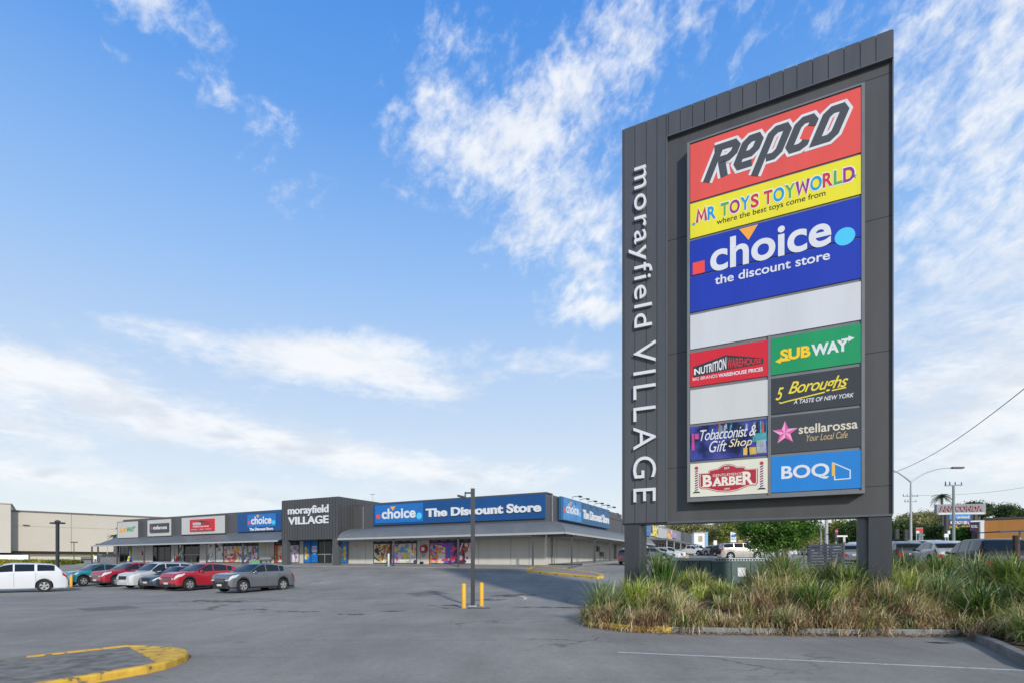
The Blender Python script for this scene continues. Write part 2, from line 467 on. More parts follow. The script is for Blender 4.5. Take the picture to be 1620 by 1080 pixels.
vs = [-300, -80, -40, -30, -27, -25] + [-24 + .75 * i for i in range(33)] + [2, 5, 10, 15, 20, 30, 40, 50, 60, 80, 120, 200, 400, 1200]
for v in vs:
    for x in xs: mb.v.append(tuple(lw(x, v)))
n = len(xs)
for j in range(len(vs) - 1):
    for i in range(n - 1):
        mb.f.append((j * n + i, j * n + i + 1, (j + 1) * n + i + 1, (j + 1) * n + i)); mb.m.append(0)
struct(mb.build('car_park_ground', ASPH, smooth=60))

# sheets laid on the asphalt (4 mm up): painted lines, a worn pale patch, dark blotches
def sheet(name, pts, m, dz=.004, sub=1):
    q = MB(); P = [Vector((p[0], p[1], 0)) for p in pts]
    q.add([(p.x, p.y, zg(p.x, p.y) + dz) for p in P], [tuple(range(len(P)))])
    return struct(q.build(name, m))
def worn(name, c, cover, scale):
    m = bpy.data.materials.new(name); m.use_nodes = True
    t = m.node_tree; b = t.nodes['Principled BSDF']; b.inputs['Base Color'].default_value = (*c, 1); b.inputs['Roughness'].default_value = .85
    tc = t.nodes.new('ShaderNodeTexCoord'); n = t.nodes.new('ShaderNodeTexNoise'); t.links.new(tc.outputs['Object'], n.inputs['Vector'])
    n.inputs['Scale'].default_value = scale; n.inputs['Detail'].default_value = 8; n.inputs['Roughness'].default_value = .75
    mr = t.nodes.new('ShaderNodeMapRange'); t.links.new(n.outputs[0], mr.inputs[0]); mr.inputs[1].default_value = cover; mr.inputs[2].default_value = cover + .12
    t.links.new(mr.outputs[0], b.inputs['Alpha'])
    return m
PAINT = worn('worn_white_paint', (.62, .62, .60), .34, 9)
PAINT2 = worn('faded_white_paint', (.5, .5, .48), .5, 5)
PALE = worn('pale_worn_patch', (.30, .255, .21), .47, 1.6)
BLOTCH = worn('dark_blotch_tone', (.04, .042, .045), .45, 1.8)
def line(name, a, b, w, m):
    a, b = Vector(a[:2]), Vector(b[:2]); d = (b - a).normalized(); nn = Vector((-d.y, d.x)) * w / 2
    k = max(1, int((b - a).length / 1.5)); q = MB()
    for i in range(k + 1):
        p = a + (b - a) * i / k
        for s in (-1, 1):
            w_ = p + nn * s; q.v.append((w_.x, w_.y, zg(w_.x, w_.y) + .004))
    for i in range(k): q.f.append((2 * i, 2 * i + 1, 2 * i + 3, 2 * i + 2)); q.m.append(0)
    return struct(q.build(name, m))
a, b = gp(977, 1031), gp(1620, 1060); line('bay_line', a, a + (b - a) * 1.5, .085, PAINT)
line('bay_line', gp(20, 1014), gp(125, 1007), .08, PAINT2)
line('bay_line', gp(-20, 998.5), gp(32, 997), .1, PAINT2)
line('bay_line', gp(615, 976), gp(672, 973.5), .09, PAINT2)
line('bay_line', gp(150, 951), gp(330, 946), .1, PAINT2)
for i, (p, q) in enumerate(zip([(812, 941.5), (822, 942), (829, 943.5), (832, 945.8)], [(822, 942), (829, 943.5), (832, 945.8), (829, 948)])): line('bay_line', gp(*p), gp(*q), .13, PAINT)
def patch(name, px, py, rx, ry, m, sd, dz=.004):
    c = gp(px, py); r_ = random.Random(sd); pts = []
    for i in range(18):
        a = 2 * math.pi * i / 18; k = r_.uniform(.7, 1.15)
        pts.append((c.x + rx * k * math.cos(a), c.y + ry * k * math.sin(a)))
    return sheet(name, pts, m, dz)
patch('worn_patch', 395, 949, 3.2, 1.2, PALE, 3)
GRIT = worn('grit_line', (.33, .29, .25), .56, 7)
for k_ in range(9): patch('grit_line', 318 + k_ * 30, 1042 - k_ * 5.2, .55, .13, GRIT, 40 + k_)
patch('worn_patch', 335, 951, 1.6, .8, PALE, 4)
for i, (px, py, rx, ry) in enumerate([(470, 967, .8, .25), (555, 971, .55, .25), (400, 963, .7, .25), (618, 966, .5, .2), (810, 941, 1.1, .5), (770, 948, .9, .45), (706, 957, .8, .3), (735, 961, 1.0, .35), (230, 930, 1.2, .5), (1490, 1016, .35, .15), (880, 960, 1.6, .4)]):
    patch('dark_blotch', px, py, rx, ry, BLOTCH, 20 + i)  # irregular dark blotches lying on the asphalt

PATCHM = worn('repair_patch', (.2, .197, .19), .42, 6)
for q_ in ([(640, 938), (690, 934), (712, 938), (660, 942.5)], [(120, 962), (200, 957), (225, 961), (140, 966)]):
    sheet('repair_patch', [gp(*k_) for k_ in q_], PATCHM)
# ------------------------------------------------------------------ footpath round the shops, kerbed islands
CONC = mat('footpath_concrete', (.27, .27, .255), .85, var=.2, scale=.8, bump=.2)
KERB = mat('kerb_concrete', (.20, .195, .18), .9, var=.35, scale=3, bump=.4, bscale=25)
YK = ramp_mat('chipped_yellow_kerb_paint', [(.36, (.17, .15, .11)), (.42, (.66, .39, .05)), (.7, (.80, .51, .085))], 6, .75, 8)
mb = MB()
def path_strip(pts_in, pts_out, h):
    n0 = len(mb.v)
    for p, q in zip(pts_in, pts_out):
        mb.v += [(p.x, p.y, p.z + h), (q.x, q.y, q.z + h), (q.x, q.y, q.z - .3)]
    for i in range(len(pts_in) - 1):
        a = n0 + 3 * i
        mb.f += [(a, a + 1, a + 4, a + 3), (a + 1, a + 2, a + 5, a + 4)]; mb.m += [0, 0]
xsf = [-78, -70, -60, -50, -40, -30, -20, -10, 0, 3.2]
path_strip([lw(x, .3) for x in xsf], [lw(x, -3.2) for x in xsf], .07)
ys = [.3, 4, 8, 14, 20, 30, 34]
path_strip([lw(-.2, y) for y in ys], [lw(3.2, y) for y in ys], .13)
struct(mb.build('footpath', CONC))

def island(name, outline, h, kerb_w, mats, top_m, nose=None):
    """raised kerbed island: outline = world xy points, anticlockwise"""
    root = MB(); n = len(outline); P = [Vector((x, y)) for x, y in outline]
    inner = []
    for i in range(n):
        a = (P[i] - P[i - 1]).normalized(); b = (P[(i + 1) % n] - P[i]).normalized()
        m = (Vector((-a.y, a.x)) + Vector((-b.y, b.x))).normalized()
        inner.append(P[i] + m * kerb_w / max(.5, m.dot(Vector((-a.y, a.x)))))
    for p, q in zip(P, inner):
        z = zg(p.x, p.y)
        m = p + (q - p) * .18
        root.v += [(p.x, p.y, z - .3), (p.x, p.y, z + h - .03), (m.x, m.y, z + h), (q.x, q.y, zg(q.x, q.y) + h), (q.x, q.y, zg(q.x, q.y) + h - .02)]
    for i in range(n):
        a, b = 5 * i, 5 * ((i + 1) % n)
        for k in range(4): root.f.append((a + k, b + k, b + k + 1, a + k + 1)); root.m.append(nose(i) if nose else 0)
    root.f.append(tuple(5 * i + 4 for i in range(n))); root.m.append(len(mats))
    return struct(root.build(name, list(mats) + [top_m]))
def lip(px, py): p = gp(px, py); return (p.x, p.y)
# yellow nosed island at the bottom left: two straight kerbs and a round end
ISL_TOP = ramp_mat('weathered_island_concrete', [(.3, (.12, .112, .10)), (.5, (.21, .196, .175)), (.7, (.29, .272, .245))], 5, .9, 8)
out = [lip(*p) for p in ((-100, 1124), (160, 1078), (233, 1065), (262, 1058), (282, 1051), (295, 1045), (299, 1041), (297, 1038), (290, 1035.5), (275, 1033), (251, 1031), (228, 1029.5), (203, 1029), (39, 1048), (-150, 1071))]
island('kerbed_island', out, .12, .12, [YK, KERB], ISL_TOP, lambda i: 1 if i >= 13 else 0)
def tp(px, py, z=.12): Y = (CZ - z) * F / (py - H); return ((px - CX) / F * Y, Y)
q = MB(); q.prism([tp(*p) for p in ((206, 1022), (250, 1046), (268, 1042.5), (281, 1038.5), (288, 1034.5), (289, 1031.5), (284, 1029), (268, 1025), (248, 1023), (228, 1022))], .09, .1165); struct(q.build('island_nose_paint', YK))
# long yellow edged island by the corner of the shops
out = [lip(832, 904), lip(900, 910.5), lip(944, 914.8), lip(954.5, 913.5), lip(955, 911), lip(945, 908), lip(890, 900.5), lip(852, 895.3), lip(842, 895.2)]
island('kerbed_island', out, .14, .28, [YK], ramp_mat('pebble_concrete', [(.3, (.22, .19, .16)), (.7, (.36, .32, .28))], 12, .9, 6), lambda i: 0)
line('yellow_edge_line', gp(895, 902), lw(3.9, 4), .12, YK); line('yellow_edge_line', lw(3.9, 4), lw(3.9, 22), .12, YK)

# ------------------------------------------------------------------ planting bed under the sign: kerbs, mounded soil
bed_front = [Vector(lip(*p)) for p in ((932, 990), (985, 997.5), (1040, 1000.5), (1200, 1003.5), (1360, 1005), (1525, 1006))]
bed_right = [Vector(lip(1575, 1030)), Vector(lip(1625, 1056)), Vector((7.6, 7.0)), Vector((6.4, 4.6))]
bed_back = [Vector((14, 4.6)), Vector((26, 14)), Vector((26, 24)), Vector((15, 25.5)), Vector((8.5, 21.5)), Vector((4.0, 20.3)), Vector((2.15, 16.6)), Vector((2.0, 15.3))]
bed = bed_front + bed_right + bed_back
SOIL = ramp_mat('leaf_litter_soil', [(.3, (.045, .032, .022)), (.55, (.12, .085, .055)), (.75, (.20, .14, .09))], 9, .95, 8)
def bed_dist(p):
    d = 1e9
    for i in range(len(bed)):
        a, b = bed[i], bed[(i + 1) % len(bed)]
        t = max(0, min(1, (p - a).dot(b - a) / (b - a).length_squared)); d = min(d, (p - a - (b - a) * t).length)
    ins = False
    for i in range(len(bed)):
        a, b = bed[i], bed[(i + 1) % len(bed)]
        if (a.y > p.y) != (b.y > p.y) and p.x < (b.x - a.x) * (p.y - a.y) / (b.y - a.y) + a.x: ins = not ins
    return d if ins else -d
def bed_z(p, d=None):
    d = bed_dist(p) if d is None else d
    t = min(1, max(0, d / 3.2)); t = t * t * (3 - 2 * t)
    return max(zg(p.x, p.y), 0) + .10 + .62 * t
mb = MB(); gx = np.arange(1.0, 27, .45); gy = np.arange(4.2, 26, .45); idx = {}
for i, x in enumerate(gx):
    for j, y in enumerate(gy):
        d = bed_dist(Vector((x, y)))
        if d > .12: idx[i, j] = len(mb.v); mb.v.append((x, y, bed_z(Vector((x, y)), d) + nr.uniform(-.02, .02)))
for (i, j) in list(idx):
    q = [(i, j), (i + 1, j), (i + 1, j + 1), (i, j + 1)]
    if all(k in idx for k in q): mb.f.append(tuple(idx[k] for k in q)); mb.m.append(0)
q2 = [p for p in bed]
base = [(p.x, p.y, zg(p.x, p.y) + .10) for p in bed]
mb.add(base, [tuple(range(len(base)))])
struct(mb.build('soil_bed', SOIL, smooth=80))
def kerb(pts, w, h, mats, mi):
    q = MB(); n = len(pts)
    for i, p in enumerate(pts):
        a = (pts[i] - pts[i - 1]).normalized() if i else (pts[1] - pts[0]).normalized()
        b = (pts[i + 1] - pts[i]).normalized() if i < n - 1 else a
        m = (Vector((-a.y, a.x)) + Vector((-b.y, b.x))).normalized(); k = w / max(.6, m.dot(Vector((-a.y, a.x))))
        z = zg(p.x, p.y)
        for f_, zz in ((0, -.25), (.01, h - .025), (.15, h), (1, h), (1, -.25)):
            pp = p + m * k * f_; q.v.append((pp.x, pp.y, z + zz))
    for i in range(n - 1):
        for k in range(4): q.f.append((5 * i + k, 5 * i + 5 + k, 5 * i + 6 + k, 5 * i + 1 + k)); q.m.append(mi(i))
    return q
def dense(pts, step):
    o = []
    for a, b in zip(pts, pts[1:]):
        k = max(1, int((b - a).length / step)); o += [a + (b - a) * i / k for i in range(k)]
    return o + [pts[-1]]
kp = dense([bed_back[-1]] + bed_front, .3)
kp = [p + Vector((nr.uniform(-.012, .012), nr.uniform(-.012, .012))) for p in kp]
yl = sum(1 for p in kp if p.x < 3.55)
struct(kerb(kp, .16, .15, None, lambda i: 1 if i < yl else 0).build('bed_kerb', [KERB, YK]))
struct(kerb(dense([bed_front[-1]] + bed_right, .4), .18, .16, None, lambda i: 0).build('bed_kerb', KERB))
# dry leaf litter lying along the foot of the kerb
LIT = ramp_mat('dry_leaf_litter', [(.2, (.10, .06, .035)), (.5, (.24, .15, .085)), (.8, (.36, .27, .17))], 3, .9, 3, island=True)
mb = MB()
kk = dense(bed_front, .2)
for i in range(2600):
    p = kk[rng.randrange(len(kk))]
    off = abs(rng.gauss(0, .13))
    x, y = p.x + rng.uniform(-.15, .15), p.y - off + .02
    if i % 4 == 0: y = p.y + rng.uniform(.2, 1.0)
    z = zg(x, y) + .012 + (.115 if i % 4 == 0 else max(0, .06 - off * .4) * rng.random())
    a = rng.uniform(0, 6.28); l, w = rng.uniform(.02, .06), rng.uniform(.004, .014)
    c, s = math.cos(a), math.sin(a); h = rng.uniform(0, .02)
    mb.add([(x - c * l, y - s * l, z), (x + s * w, y - c * w, z + h), (x + c * l, y + s * l, z + h * .5), (x - s * w, y + c * w, z + .004)], [(0, 1, 2, 3)])
o = mb.build('leaf_litter', LIT, fix=False); tag(o, 'dry brown leaf litter along the foot of the planting bed kerb', 'leaf litter', kind='stuff')
# ------------------------------------------------------------------ the pylon sign
def pan(name, c, rough=.32, var=.06): return mat(name, c, rough, var=var, scale=1.1, streak=True)
SP = Plane(S0)
W, HT, HB = SP.uh(1412, 47)[0], 15.97, 3.0
ZS = .0
sign = thing('pylon_sign', 'tall charcoal pylon sign on two legs with many coloured shop panels above the grass bed', 'pylon sign', (S0.x, S0.y, 0), YAW)
BOXO = .26                                       # how far the panel box stands out
uL = SP.uh(1054, 400)[0]                          # left strip / flat frame border
# flat frame carcass
mb = MB(); mb.box(.02, W, .09, .75, HB, HT - .03)
mb.build('frame', CLADF, sign)
# standing seam cladding: left strip and top strip, one pan after another with dark gaps
mb = MB()
us = [0] + [SP.uh(p, 400, .02)[0] for p in (987, 1004.3, 1022.3, 1039.3)] + [uL]
for a, b in zip(us, us[1:]):
    mb.box(a + .008, b - .008, -.02, .088, HB - .02, HT)
top_us = [SP.uh(970 + p / 3.6, 100, .02)[0] for p in (302, 315, 382, 452, 520, 590, 665, 738, 815, 890, 968, 1047, 1137, 1225, 1315, 1407, 1497)] + [W + .01]
top_us[0] = uL
hT0 = SP.uh(1412, 90)[1]
for a, b in zip(top_us, top_us[1:]):
    if b - a > .05: mb.box(a + .008, b - .008, -.02, .088, hT0, HT)
mb.build('seam_cladding', CLAD, sign)
mb = MB(); mb.box(.01, uL - .01, .03, .0895, HB, HT - .01); mb.box(uL - .01, W, .03, .0895, hT0 + .02, HT - .01)
mb.build('seam_joint', SEAM, sign)
mb = MB(); mb.box(uL + .0, uL + .035, -.035, .089, HB - .02, hT0 - .004); mb.box(uL, W + .015, -.035, .089, hT0 - .035, hT0 - .004)
mb.box(-.01, uL + .03, .089, .76, HB - .06, HB); mb.box(uL + .03, W + .015, .02, .76, HB - .06, HB - .002)
mb.box(W, W + .03, .02, .76, HB, HT)
mb.build('edge_trim', mat('trim_charcoal', (.10, .105, .115), .38, var=.1), sign)
# sheet joints on the flat frame
for px, y0 in ((1054, 380), (1054, 560), (1054, 740)):
    h = SP.uh(px, y0)[1]; mb = MB(); mb.box(uL + .03, SP.uh(1091, 500)[0], .084, .0905, h, h + .012); mb.build('sheet_joint', SEAM, sign)
for y0 in (120, 345, 556, 768):
    h = SP.uh(1385, y0)[1]; mb = MB(); mb.box(SP.uh(1364, 500)[0], W, .084, .0905, h, h + .012); mb.build('sheet_joint', SEAM, sign)
# legs
for pa, pb in ((987, 1009.5), (1374.5, 1412)):
    a, b = SP.uh(pa, 870)[0], SP.uh(pb, 870)[0]
    mb = MB(); mb.box(a, b, .06, .95, .2, HB - .06)
    lg = mb.build('leg', mat('leg_cladding', (.045, .047, .052), .4, var=.15, streak=True), sign)
    mb = MB(); mb.box(b if pa < 1100 else a - .21, b + .06 if pa < 1100 else a, .10 if pa < 1100 else .35, .91, .2, HB - .065)
    mb.build('leg_sheet_and_sunlit_side', mat('leg_metal_and_sunlit_tone', (.11, .115, .125), .3, metal=.5, var=.3, scale=1.5, streak=True), lg)  # right leg: side sheet; left leg: sunlit side painted as a paler strip
# panel box with its frame
r0 = SP.rect((1092, 228, 788), (1362, 136, 775), BOXO)
U0, U1, Z0, Z1 = r0
mb = MB()
mb.box(U0 - .09, U1 + .09, -BOXO + .03, .088, Z0 - .09, Z1 + .06)
mb.build('panel_box', ALU, sign)
mb = MB()
mb.box(U0 - .09, U0 - .012, -BOXO - .012, -BOXO + .03, Z0 - .09, Z1 + .06); mb.box(U1 + .012, U1 + .09, -BOXO - .012, -BOXO + .03, Z0 - .09, Z1 + .06)
mb.box(U0 - .012, U1 + .012, -BOXO - .012, -BOXO + .03, Z0 - .09, Z0 - .012); mb.box(U0 - .012, U1 + .012, -BOXO - .012, -BOXO + .03, Z1 + .012, Z1 + .06)
mb.build('panel_frame', ALU, sign)
UM = SP.uh(1218, 600, BOXO)[0]
mb = MB(); mb.box(UM - .05, UM + .03, -BOXO - .008, -BOXO + .03, Z0, SP.uh(1218, 530, BOXO)[1]); mb.build('panel_divider', ALU, sign)

def zr(yl0, yl1, yr0, yr1, pl=1092, pr=1361): return SP.rect((pl, yl0, yl1), (pr, yr0, yr1), BOXO)[2:]
def panel(half, z, m, label):
    a, b = {0: (U0, U1), 1: (U0, UM - .055), 2: (UM + .035, U1)}[half]
    mb = MB(); mb.box(a, b, -BOXO, -BOXO + .025, z[0], z[1])
    o = mb.build('sign_panel', m, sign); o['label'] = label
    return o
F1, F2, F3 = BOXO + .001, BOXO + .004, BOXO + .008
def rc(L, Rr): return SP.rect(L, Rr, BOXO)
z_rep = zr(230, 319, 138, 243); z_toy = zr(324, 379, 245, 306); z_ch1 = zr(382.5, 437.5, 311, 374); z_ch2 = zr(439, 495, 377, 440)
z_bl = zr(500, 552.8, 445, 505.5); z_n = zr(558.6, 612, 537, 593, 1092, 1216)
z_nut = zr(558.6, 612, 537, 593, 1092, 1216); z_bk = zr(616.7, 671, 599.4, 656, 1092, 1216); z_tob = zr(674, 728, 661.7, 719, 1092, 1216); z_bar = zr(733.6, 786.4, 722.8, 778.3, 1092, 1216)
z_sub = zr(536.4, 594, 511, 571.7, 1220, 1361); z_bor = zr(599.4, 655, 577.8, 639, 1220, 1361); z_ste = zr(659.4, 717.8, 644, 705, 1220, 1361); z_boq = zr(722, 777.5, 710.8, 772, 1220, 1361)
# auto spares panel: red, heavy slanted block lettering in grey with a white edge
RED1 = pan('faded_red_panel', lin('#e0564a'))
p = panel(0, z_rep, RED1, 'red panel with slanted grey lettering edged in white')
mb = MB()
g0, g1, k0, k1 = rc((1112, 224, 287), (1330, 180, 233))
def cham(q, c=.13):
    if q[0] == q[-1]: q = q[:-1] + [q[0]]
    o = [q[0]]
    for a, b, d in zip(q, q[1:], q[2:]):
        A, B, D = Vector(a), Vector(b), Vector(d)
        o.append(tuple(B + (A - B).normalized() * min(c, (A - B).length * .45))); o.append(tuple(B + (D - B).normalized() * min(c, (D - B).length * .45)))
    return o + [q[-1]]
def slant(paths, ox, w):
    o = []
    for q in map(cham, paths): o.append([(g0 + .15 + (ox + x * w + .66 * y * .62) * (g1 - g0) / 4.0, k0 + .16 + y * (k1 - k0) * .80) for x, y in q])
    return o
rep = []
rep += slant([[(0, -.14), (0, .92)], [(-.18, .95), (.56, .95), (.56, .5), (.12, .5)], [(.26, .42), (.56, -.12)]], 0, 1)
rep += slant([[(.05, .40), (.55, .40), (.55, .90), (.05, .90), (.05, .06), (.62, .06)]], .80, .85)
rep += slant([[(.05, -.42), (.05, .92), (.60, .92), (.60, .06), (.22, .06)]], 1.56, .85)
rep += slant([[(.56, .66), (.56, .92), (.05, .92), (.05, .08), (.56, .08), (.56, .26)]], 2.32, .85)
rep += slant([[(.05, .08), (.05, .95), (.58, .95), (.58, .08), (.05, .08)]], 3.08, .9)
mb.strokes(SP, rep, .36, F1, F2, 1); mb.strokes(SP, rep, .205, F2 + .004, F3 + .003, 0)
mb.build('lettering', [mat('letter_grey', (.07, .072, .075), .4, var=.05), LETTER], p)
# toy shop panel
p = panel(0, z_toy, pan('yellow_panel', lin('#e8dc2a')), 'yellow panel with multicoloured lettering')
toyc = [mat('toy_' + n, lin(c), .4, var=.03) for n, c in (('red', '#c8323c'), ('blue', '#1e96d2'), ('green', '#5aa54b'), ('purple', '#96288c'), ('white', '#e6e6dc'), ('ink', '#2a2820'))]
mb = MB()
x0, x1, h0, h1 = rc((1101, 334, 355), (1353, 261.5, 284))
hh = h1 - h0
word = 'MR TOYS TOYWORLD'; colr = [0, 1, None, 2, 3, 1, 0, None, 0, 1, 2, 3, 1, 0, 2, 3]
wd = {'M': 1.25, 'W': 1.35, 'O': 1.15, ' ': .42, 'L': .85, 'R': 1., 'T': .95, 'S': .9, 'Y': 1.05, 'D': 1.1}
tot = sum(wd[c] for c in word); u = x0; k = (x1 - x0) / tot
for c, ci in zip(word, colr):
    w = wd[c] * k
    if ci is not None:
        dy = rng.uniform(-.05, .05) * hh
        if c in 'MW':
            pth = [(0, 0), (.14, 1), (.5, .25), (.86, 1), (1, 0)] if c == 'M' else [(0, 1), (.2, 0), (.5, .8), (.8, 0), (1, 1)]
            pp = [(u + .035 + x * (w - .07), h0 + dy + .02 + y * (hh - .04)) for x, y in pth]
            mb.strokes(SP, [pp], .125, F1, F2, 4); mb.strokes(SP, [pp], .075, F2 + .002, F3, ci); u += w; continue
        mb.text(SP, c, (u - .012, u + w + .012, h0 + dy - .03, h1 + dy + .03), F1, F2, 4, bold=.04 if c in 'MW' else .1)
        mb.text(SP, c, (u + .012, u + w - .012, h0 + dy, h1 + dy), F2 + .001, F3, ci, bold=.0 if c in 'MW' else .05)
    u += w
mb.text(SP, 'where the best toys come from', rc((1134, 347, 359), (1306, 301, 312)), F1, F2, 5, bold=.012)
def star(cx, cy, r, ri, mi, o0, o1, rot=0.):
    mb.ppoly(SP, [(cx + (r if i % 2 == 0 else ri) * math.sin(rot + i * math.pi / 5), cy + (r if i % 2 == 0 else ri) * math.cos(rot + i * math.pi / 5)) for i in range(10)], o0, o1, mi)
star(*SP.uh(1097.5, 355, BOXO), .07, .03, 1, F1, F2); star(*SP.uh(1351, 279, BOXO), .085, .035, 1, F1, F2)
mb.build('lettering', toyc, p)
# blue discount store panels: the round lettering runs over two sheets
BLUE1 = pan('royal_blue_panel', lin('#1f38a8'))
p1 = panel(0, z_ch1, BLUE1, 'upper blue panel with large rounded white lettering, a red square, an orange triangle and a pale blue dot')
p2 = panel(0, z_ch2, BLUE1, 'lower blue panel with small white lettering')
CH = [LETTER, mat('logo_red', lin('#ee4a3e'), .4, var=.03), mat('logo_orange', lin('#f2a73a'), .4, var=.03), mat('logo_cyan', lin('#4cc3ea'), .4, var=.03)]
def choice_logo(mb, P_, r, o, bold=.05, circ=True):
    """square, round lettering, triangle, dot, in a rectangle (u0,u1,h0,h1)"""
    u0, u1, h0, h1 = r; w, h = u1 - u0, h1 - h0
    mb.ppoly(P_, [(u0, h0 + .10 * h), (u0 + .082 * w, h0 + .10 * h), (u0 + .082 * w, h0 + .42 * h), (u0, h0 + .42 * h)], o, o + .006, 1)
    mb.text(P_, 'choice', (u0 + .12 * w, u0 + .865 * w, h0 + .05 * h, h0 + .86 * h), o, o + .007, 0, bold=bold)
    mb.ppoly(P_, [(u0 + .31 * w, h0 + 1.0 * h), (u0 + .43 * w, h0 + 1.0 * h), (u0 + .37 * w, h0 + .66 * h)], o + .008, o + .010, 2)
    rx, ry = .057 * w, .057 * w
    mb.ppoly(P_, [(u0 + .94 * w + rx * math.cos(a), h0 + .17 * h + ry * math.sin(a)) for a in [2 * math.pi * i / 24 for i in range(24)]], o, o + .006, 3)
mb = MB()
u0, u1 = SP.uh(1096, 417, BOXO)[0], SP.uh(1354, 380, BOXO)[0]
choice_logo(mb, SP, (u0, u1, z_ch1[0] - .10, z_ch1[1] - .03), F1 + .001, .045)
mb.build('logo', CH, p1)
mb = MB(); mb.text(SP, 'the discount store', rc((1131, 434.5, 450), (1313, 398.5, 412)), F1, F3, 0, bold=.03)
mb.build('lettering', LETTER, p2)
panel(0, z_bl, pan('blank_white_panel', (.62, .63, .64), .3), 'wide blank white panel')
panel(1, z_bk, pan('blank_cream_panel', (.60, .60, .58), .3), 'half width blank white panel')
# nutrition panel: red, black block with a rising roof line
p = panel(1, z_nut, pan('bright_red_panel', lin('#d2202e')), 'half width red panel with a black warehouse shape')
mb = MB()
def U(px, py): return SP.uh(px, py, BOXO)
mb.ppoly(SP, [U(1096.5, 596.5), U(1096.5, 580), U(1149, 561), U(1207.5, 566), U(1207.5, 574.5), U(1146, 585.5)], F1, F2, 0)
def wtext(st, ua, ub, ha0, ha1, hb0, hb1, mi, bold):
    """lettering whose height grows along the line"""
    v, f = text_geo(st, bold); a = np.array(v); x0, y0 = a[:, 0].min(), a[:, 1].min(); w, h = np.ptp(a[:, 0]), np.ptp(a[:, 1]); out = []
    for x, y, z in v:
        q, k = (x - x0) / w, (y - y0) / h; b0, b1 = ha0 + q * (hb0 - ha0), ha1 + q * (hb1 - ha1)
        out.append(SP.P(ua + q ** .8 * (ub - ua) if hb1 - hb0 > ha1 - ha0 else ua + q ** 1.15 * (ub - ua), b0 + k * (b1 - b0), F3 if z > 0 else F2 + .001))
    mb.add(out, f, mi)
ua, ub, uc = U(1098, 590)[0], U(1149, 580)[0], U(1205, 570)[0]
A = U(1098, 593)[1]; B_ = U(1149, 583.5)[1]; C_ = U(1205, 573.5)[1]
wtext('NUTRITION', ua, ub, A, U(1098, 583)[1], B_, U(1149, 564)[1], 1, .05)
wtext('WAREHOUSE', ub + .03, uc, B_, U(1151, 564.5)[1], C_, U(1205, 567)[1], 2, .05)
mb.text(SP, 'BIG BRANDS', rc((1096, 596.5, 601.5), (1135, 591.5, 596.5)), F1, F2, 1, bold=.0)
mb.text(SP, 'WAREHOUSE PRICES', rc((1136.5, 590.5, 596.5), (1207, 580, 586)), F1, F2, 1, bold=.05)
mb.build('lettering', [mat('letter_black', (.03, .03, .032), .4, var=.05), LETTER, mat('letter_red', lin('#cf2f34'), .4, var=.03)], p)
# sandwich shop panel: green, yellow and white lettering with arrows
p = panel(2, z_sub, pan('green_panel', lin('#18935a')), 'green panel with yellow and white arrowed lettering')
mb = MB()
def arrow_word(mb, P_, r, o, m1, m2, bold=.085):
    u0, u1, h0, h1 = r; w, h = u1 - u0, h1 - h0
    mb.text(P_, 'SUB', (u0 + .07 * w, u0 + .46 * w, h0 + .12 * h, h0 + .86 * h), o, o + .007, m1, bold=bold)
    mb.text(P_, 'WAY', (u0 + .47 * w, u0 + .93 * w, h0 + .12 * h, h0 + .86 * h), o, o + .007, m2, bold=bold)
    a = h * .09
    mb.ppoly(P_, [(u0, h0 + .15 * h), (u0 + .075 * w, h0 - .03 * h), (u0 + .075 * w, h0 + .33 * h)], o, o + .006, m1)
    mb.ppoly(P_, [(u0 + .07 * w, h0 + .09 * h), (u0 + .2 * w, h0 + .09 * h), (u0 + .2 * w, h0 + .21 * h), (u0 + .07 * w, h0 + .21 * h)], o, o + .005, m1)
    mb.ppoly(P_, [(u0 + w, h0 + .85 * h), (u0 + .925 * w, h0 + .67 * h), (u0 + .925 * w, h0 + 1.03 * h)], o, o + .006, m2)
    mb.ppoly(P_, [(u0 + .84 * w, h0 + .79 * h), (u0 + .93 * w, h0 + .79 * h), (u0 + .93 * w, h0 + .91 * h), (u0 + .84 * w, h0 + .91 * h)], o, o + .005, m2)
arrow_word(mb, SP, rc((1226, 549, 575), (1352, 533, 557)), F1, 0, 1)
mb.build('lettering', [mat('letter_yellow', lin('#f4c81e'), .4, var=.03), LETTER], p)
# diner panel: charcoal, yellow script and slanted white capitals
p = panel(2, z_bor, pan('charcoal_panel', (.038, .041, .046), .35), 'charcoal panel with yellow script lettering')
mb = MB()
mb.text(SP, '5', rc((1227, 613, 633), (1240, 612, 631)), F1, F2, 0, bold=.02, shear=.4)
mb.text(SP, 'Boroughs', rc((1247, 604, 630), (1342, 591, 615)), F1, F2, 0, bold=.018, shear=.45, space=.92)
a, b, c = U(1232.5, 635.8), U(1305, 619.5), U(1338.7, 612)
mb.strokes(SP, [[a, (a[0] + .05, a[1] - .03), (a[0] + .2, a[1] + .0), (b[0], b[1])], [U(1316, 617), c]], .035, F1, F2, 0)
mb.text(SP, 'A TASTE OF NEW YORK', rc((1255.5, 632.5, 639), (1351, 620, 627)), F1, F2, 1, bold=.025, shear=.25)
mb.build('lettering', [mat('letter_lemon', lin('#e6d23c'), .4, var=.03), LETTER], p)
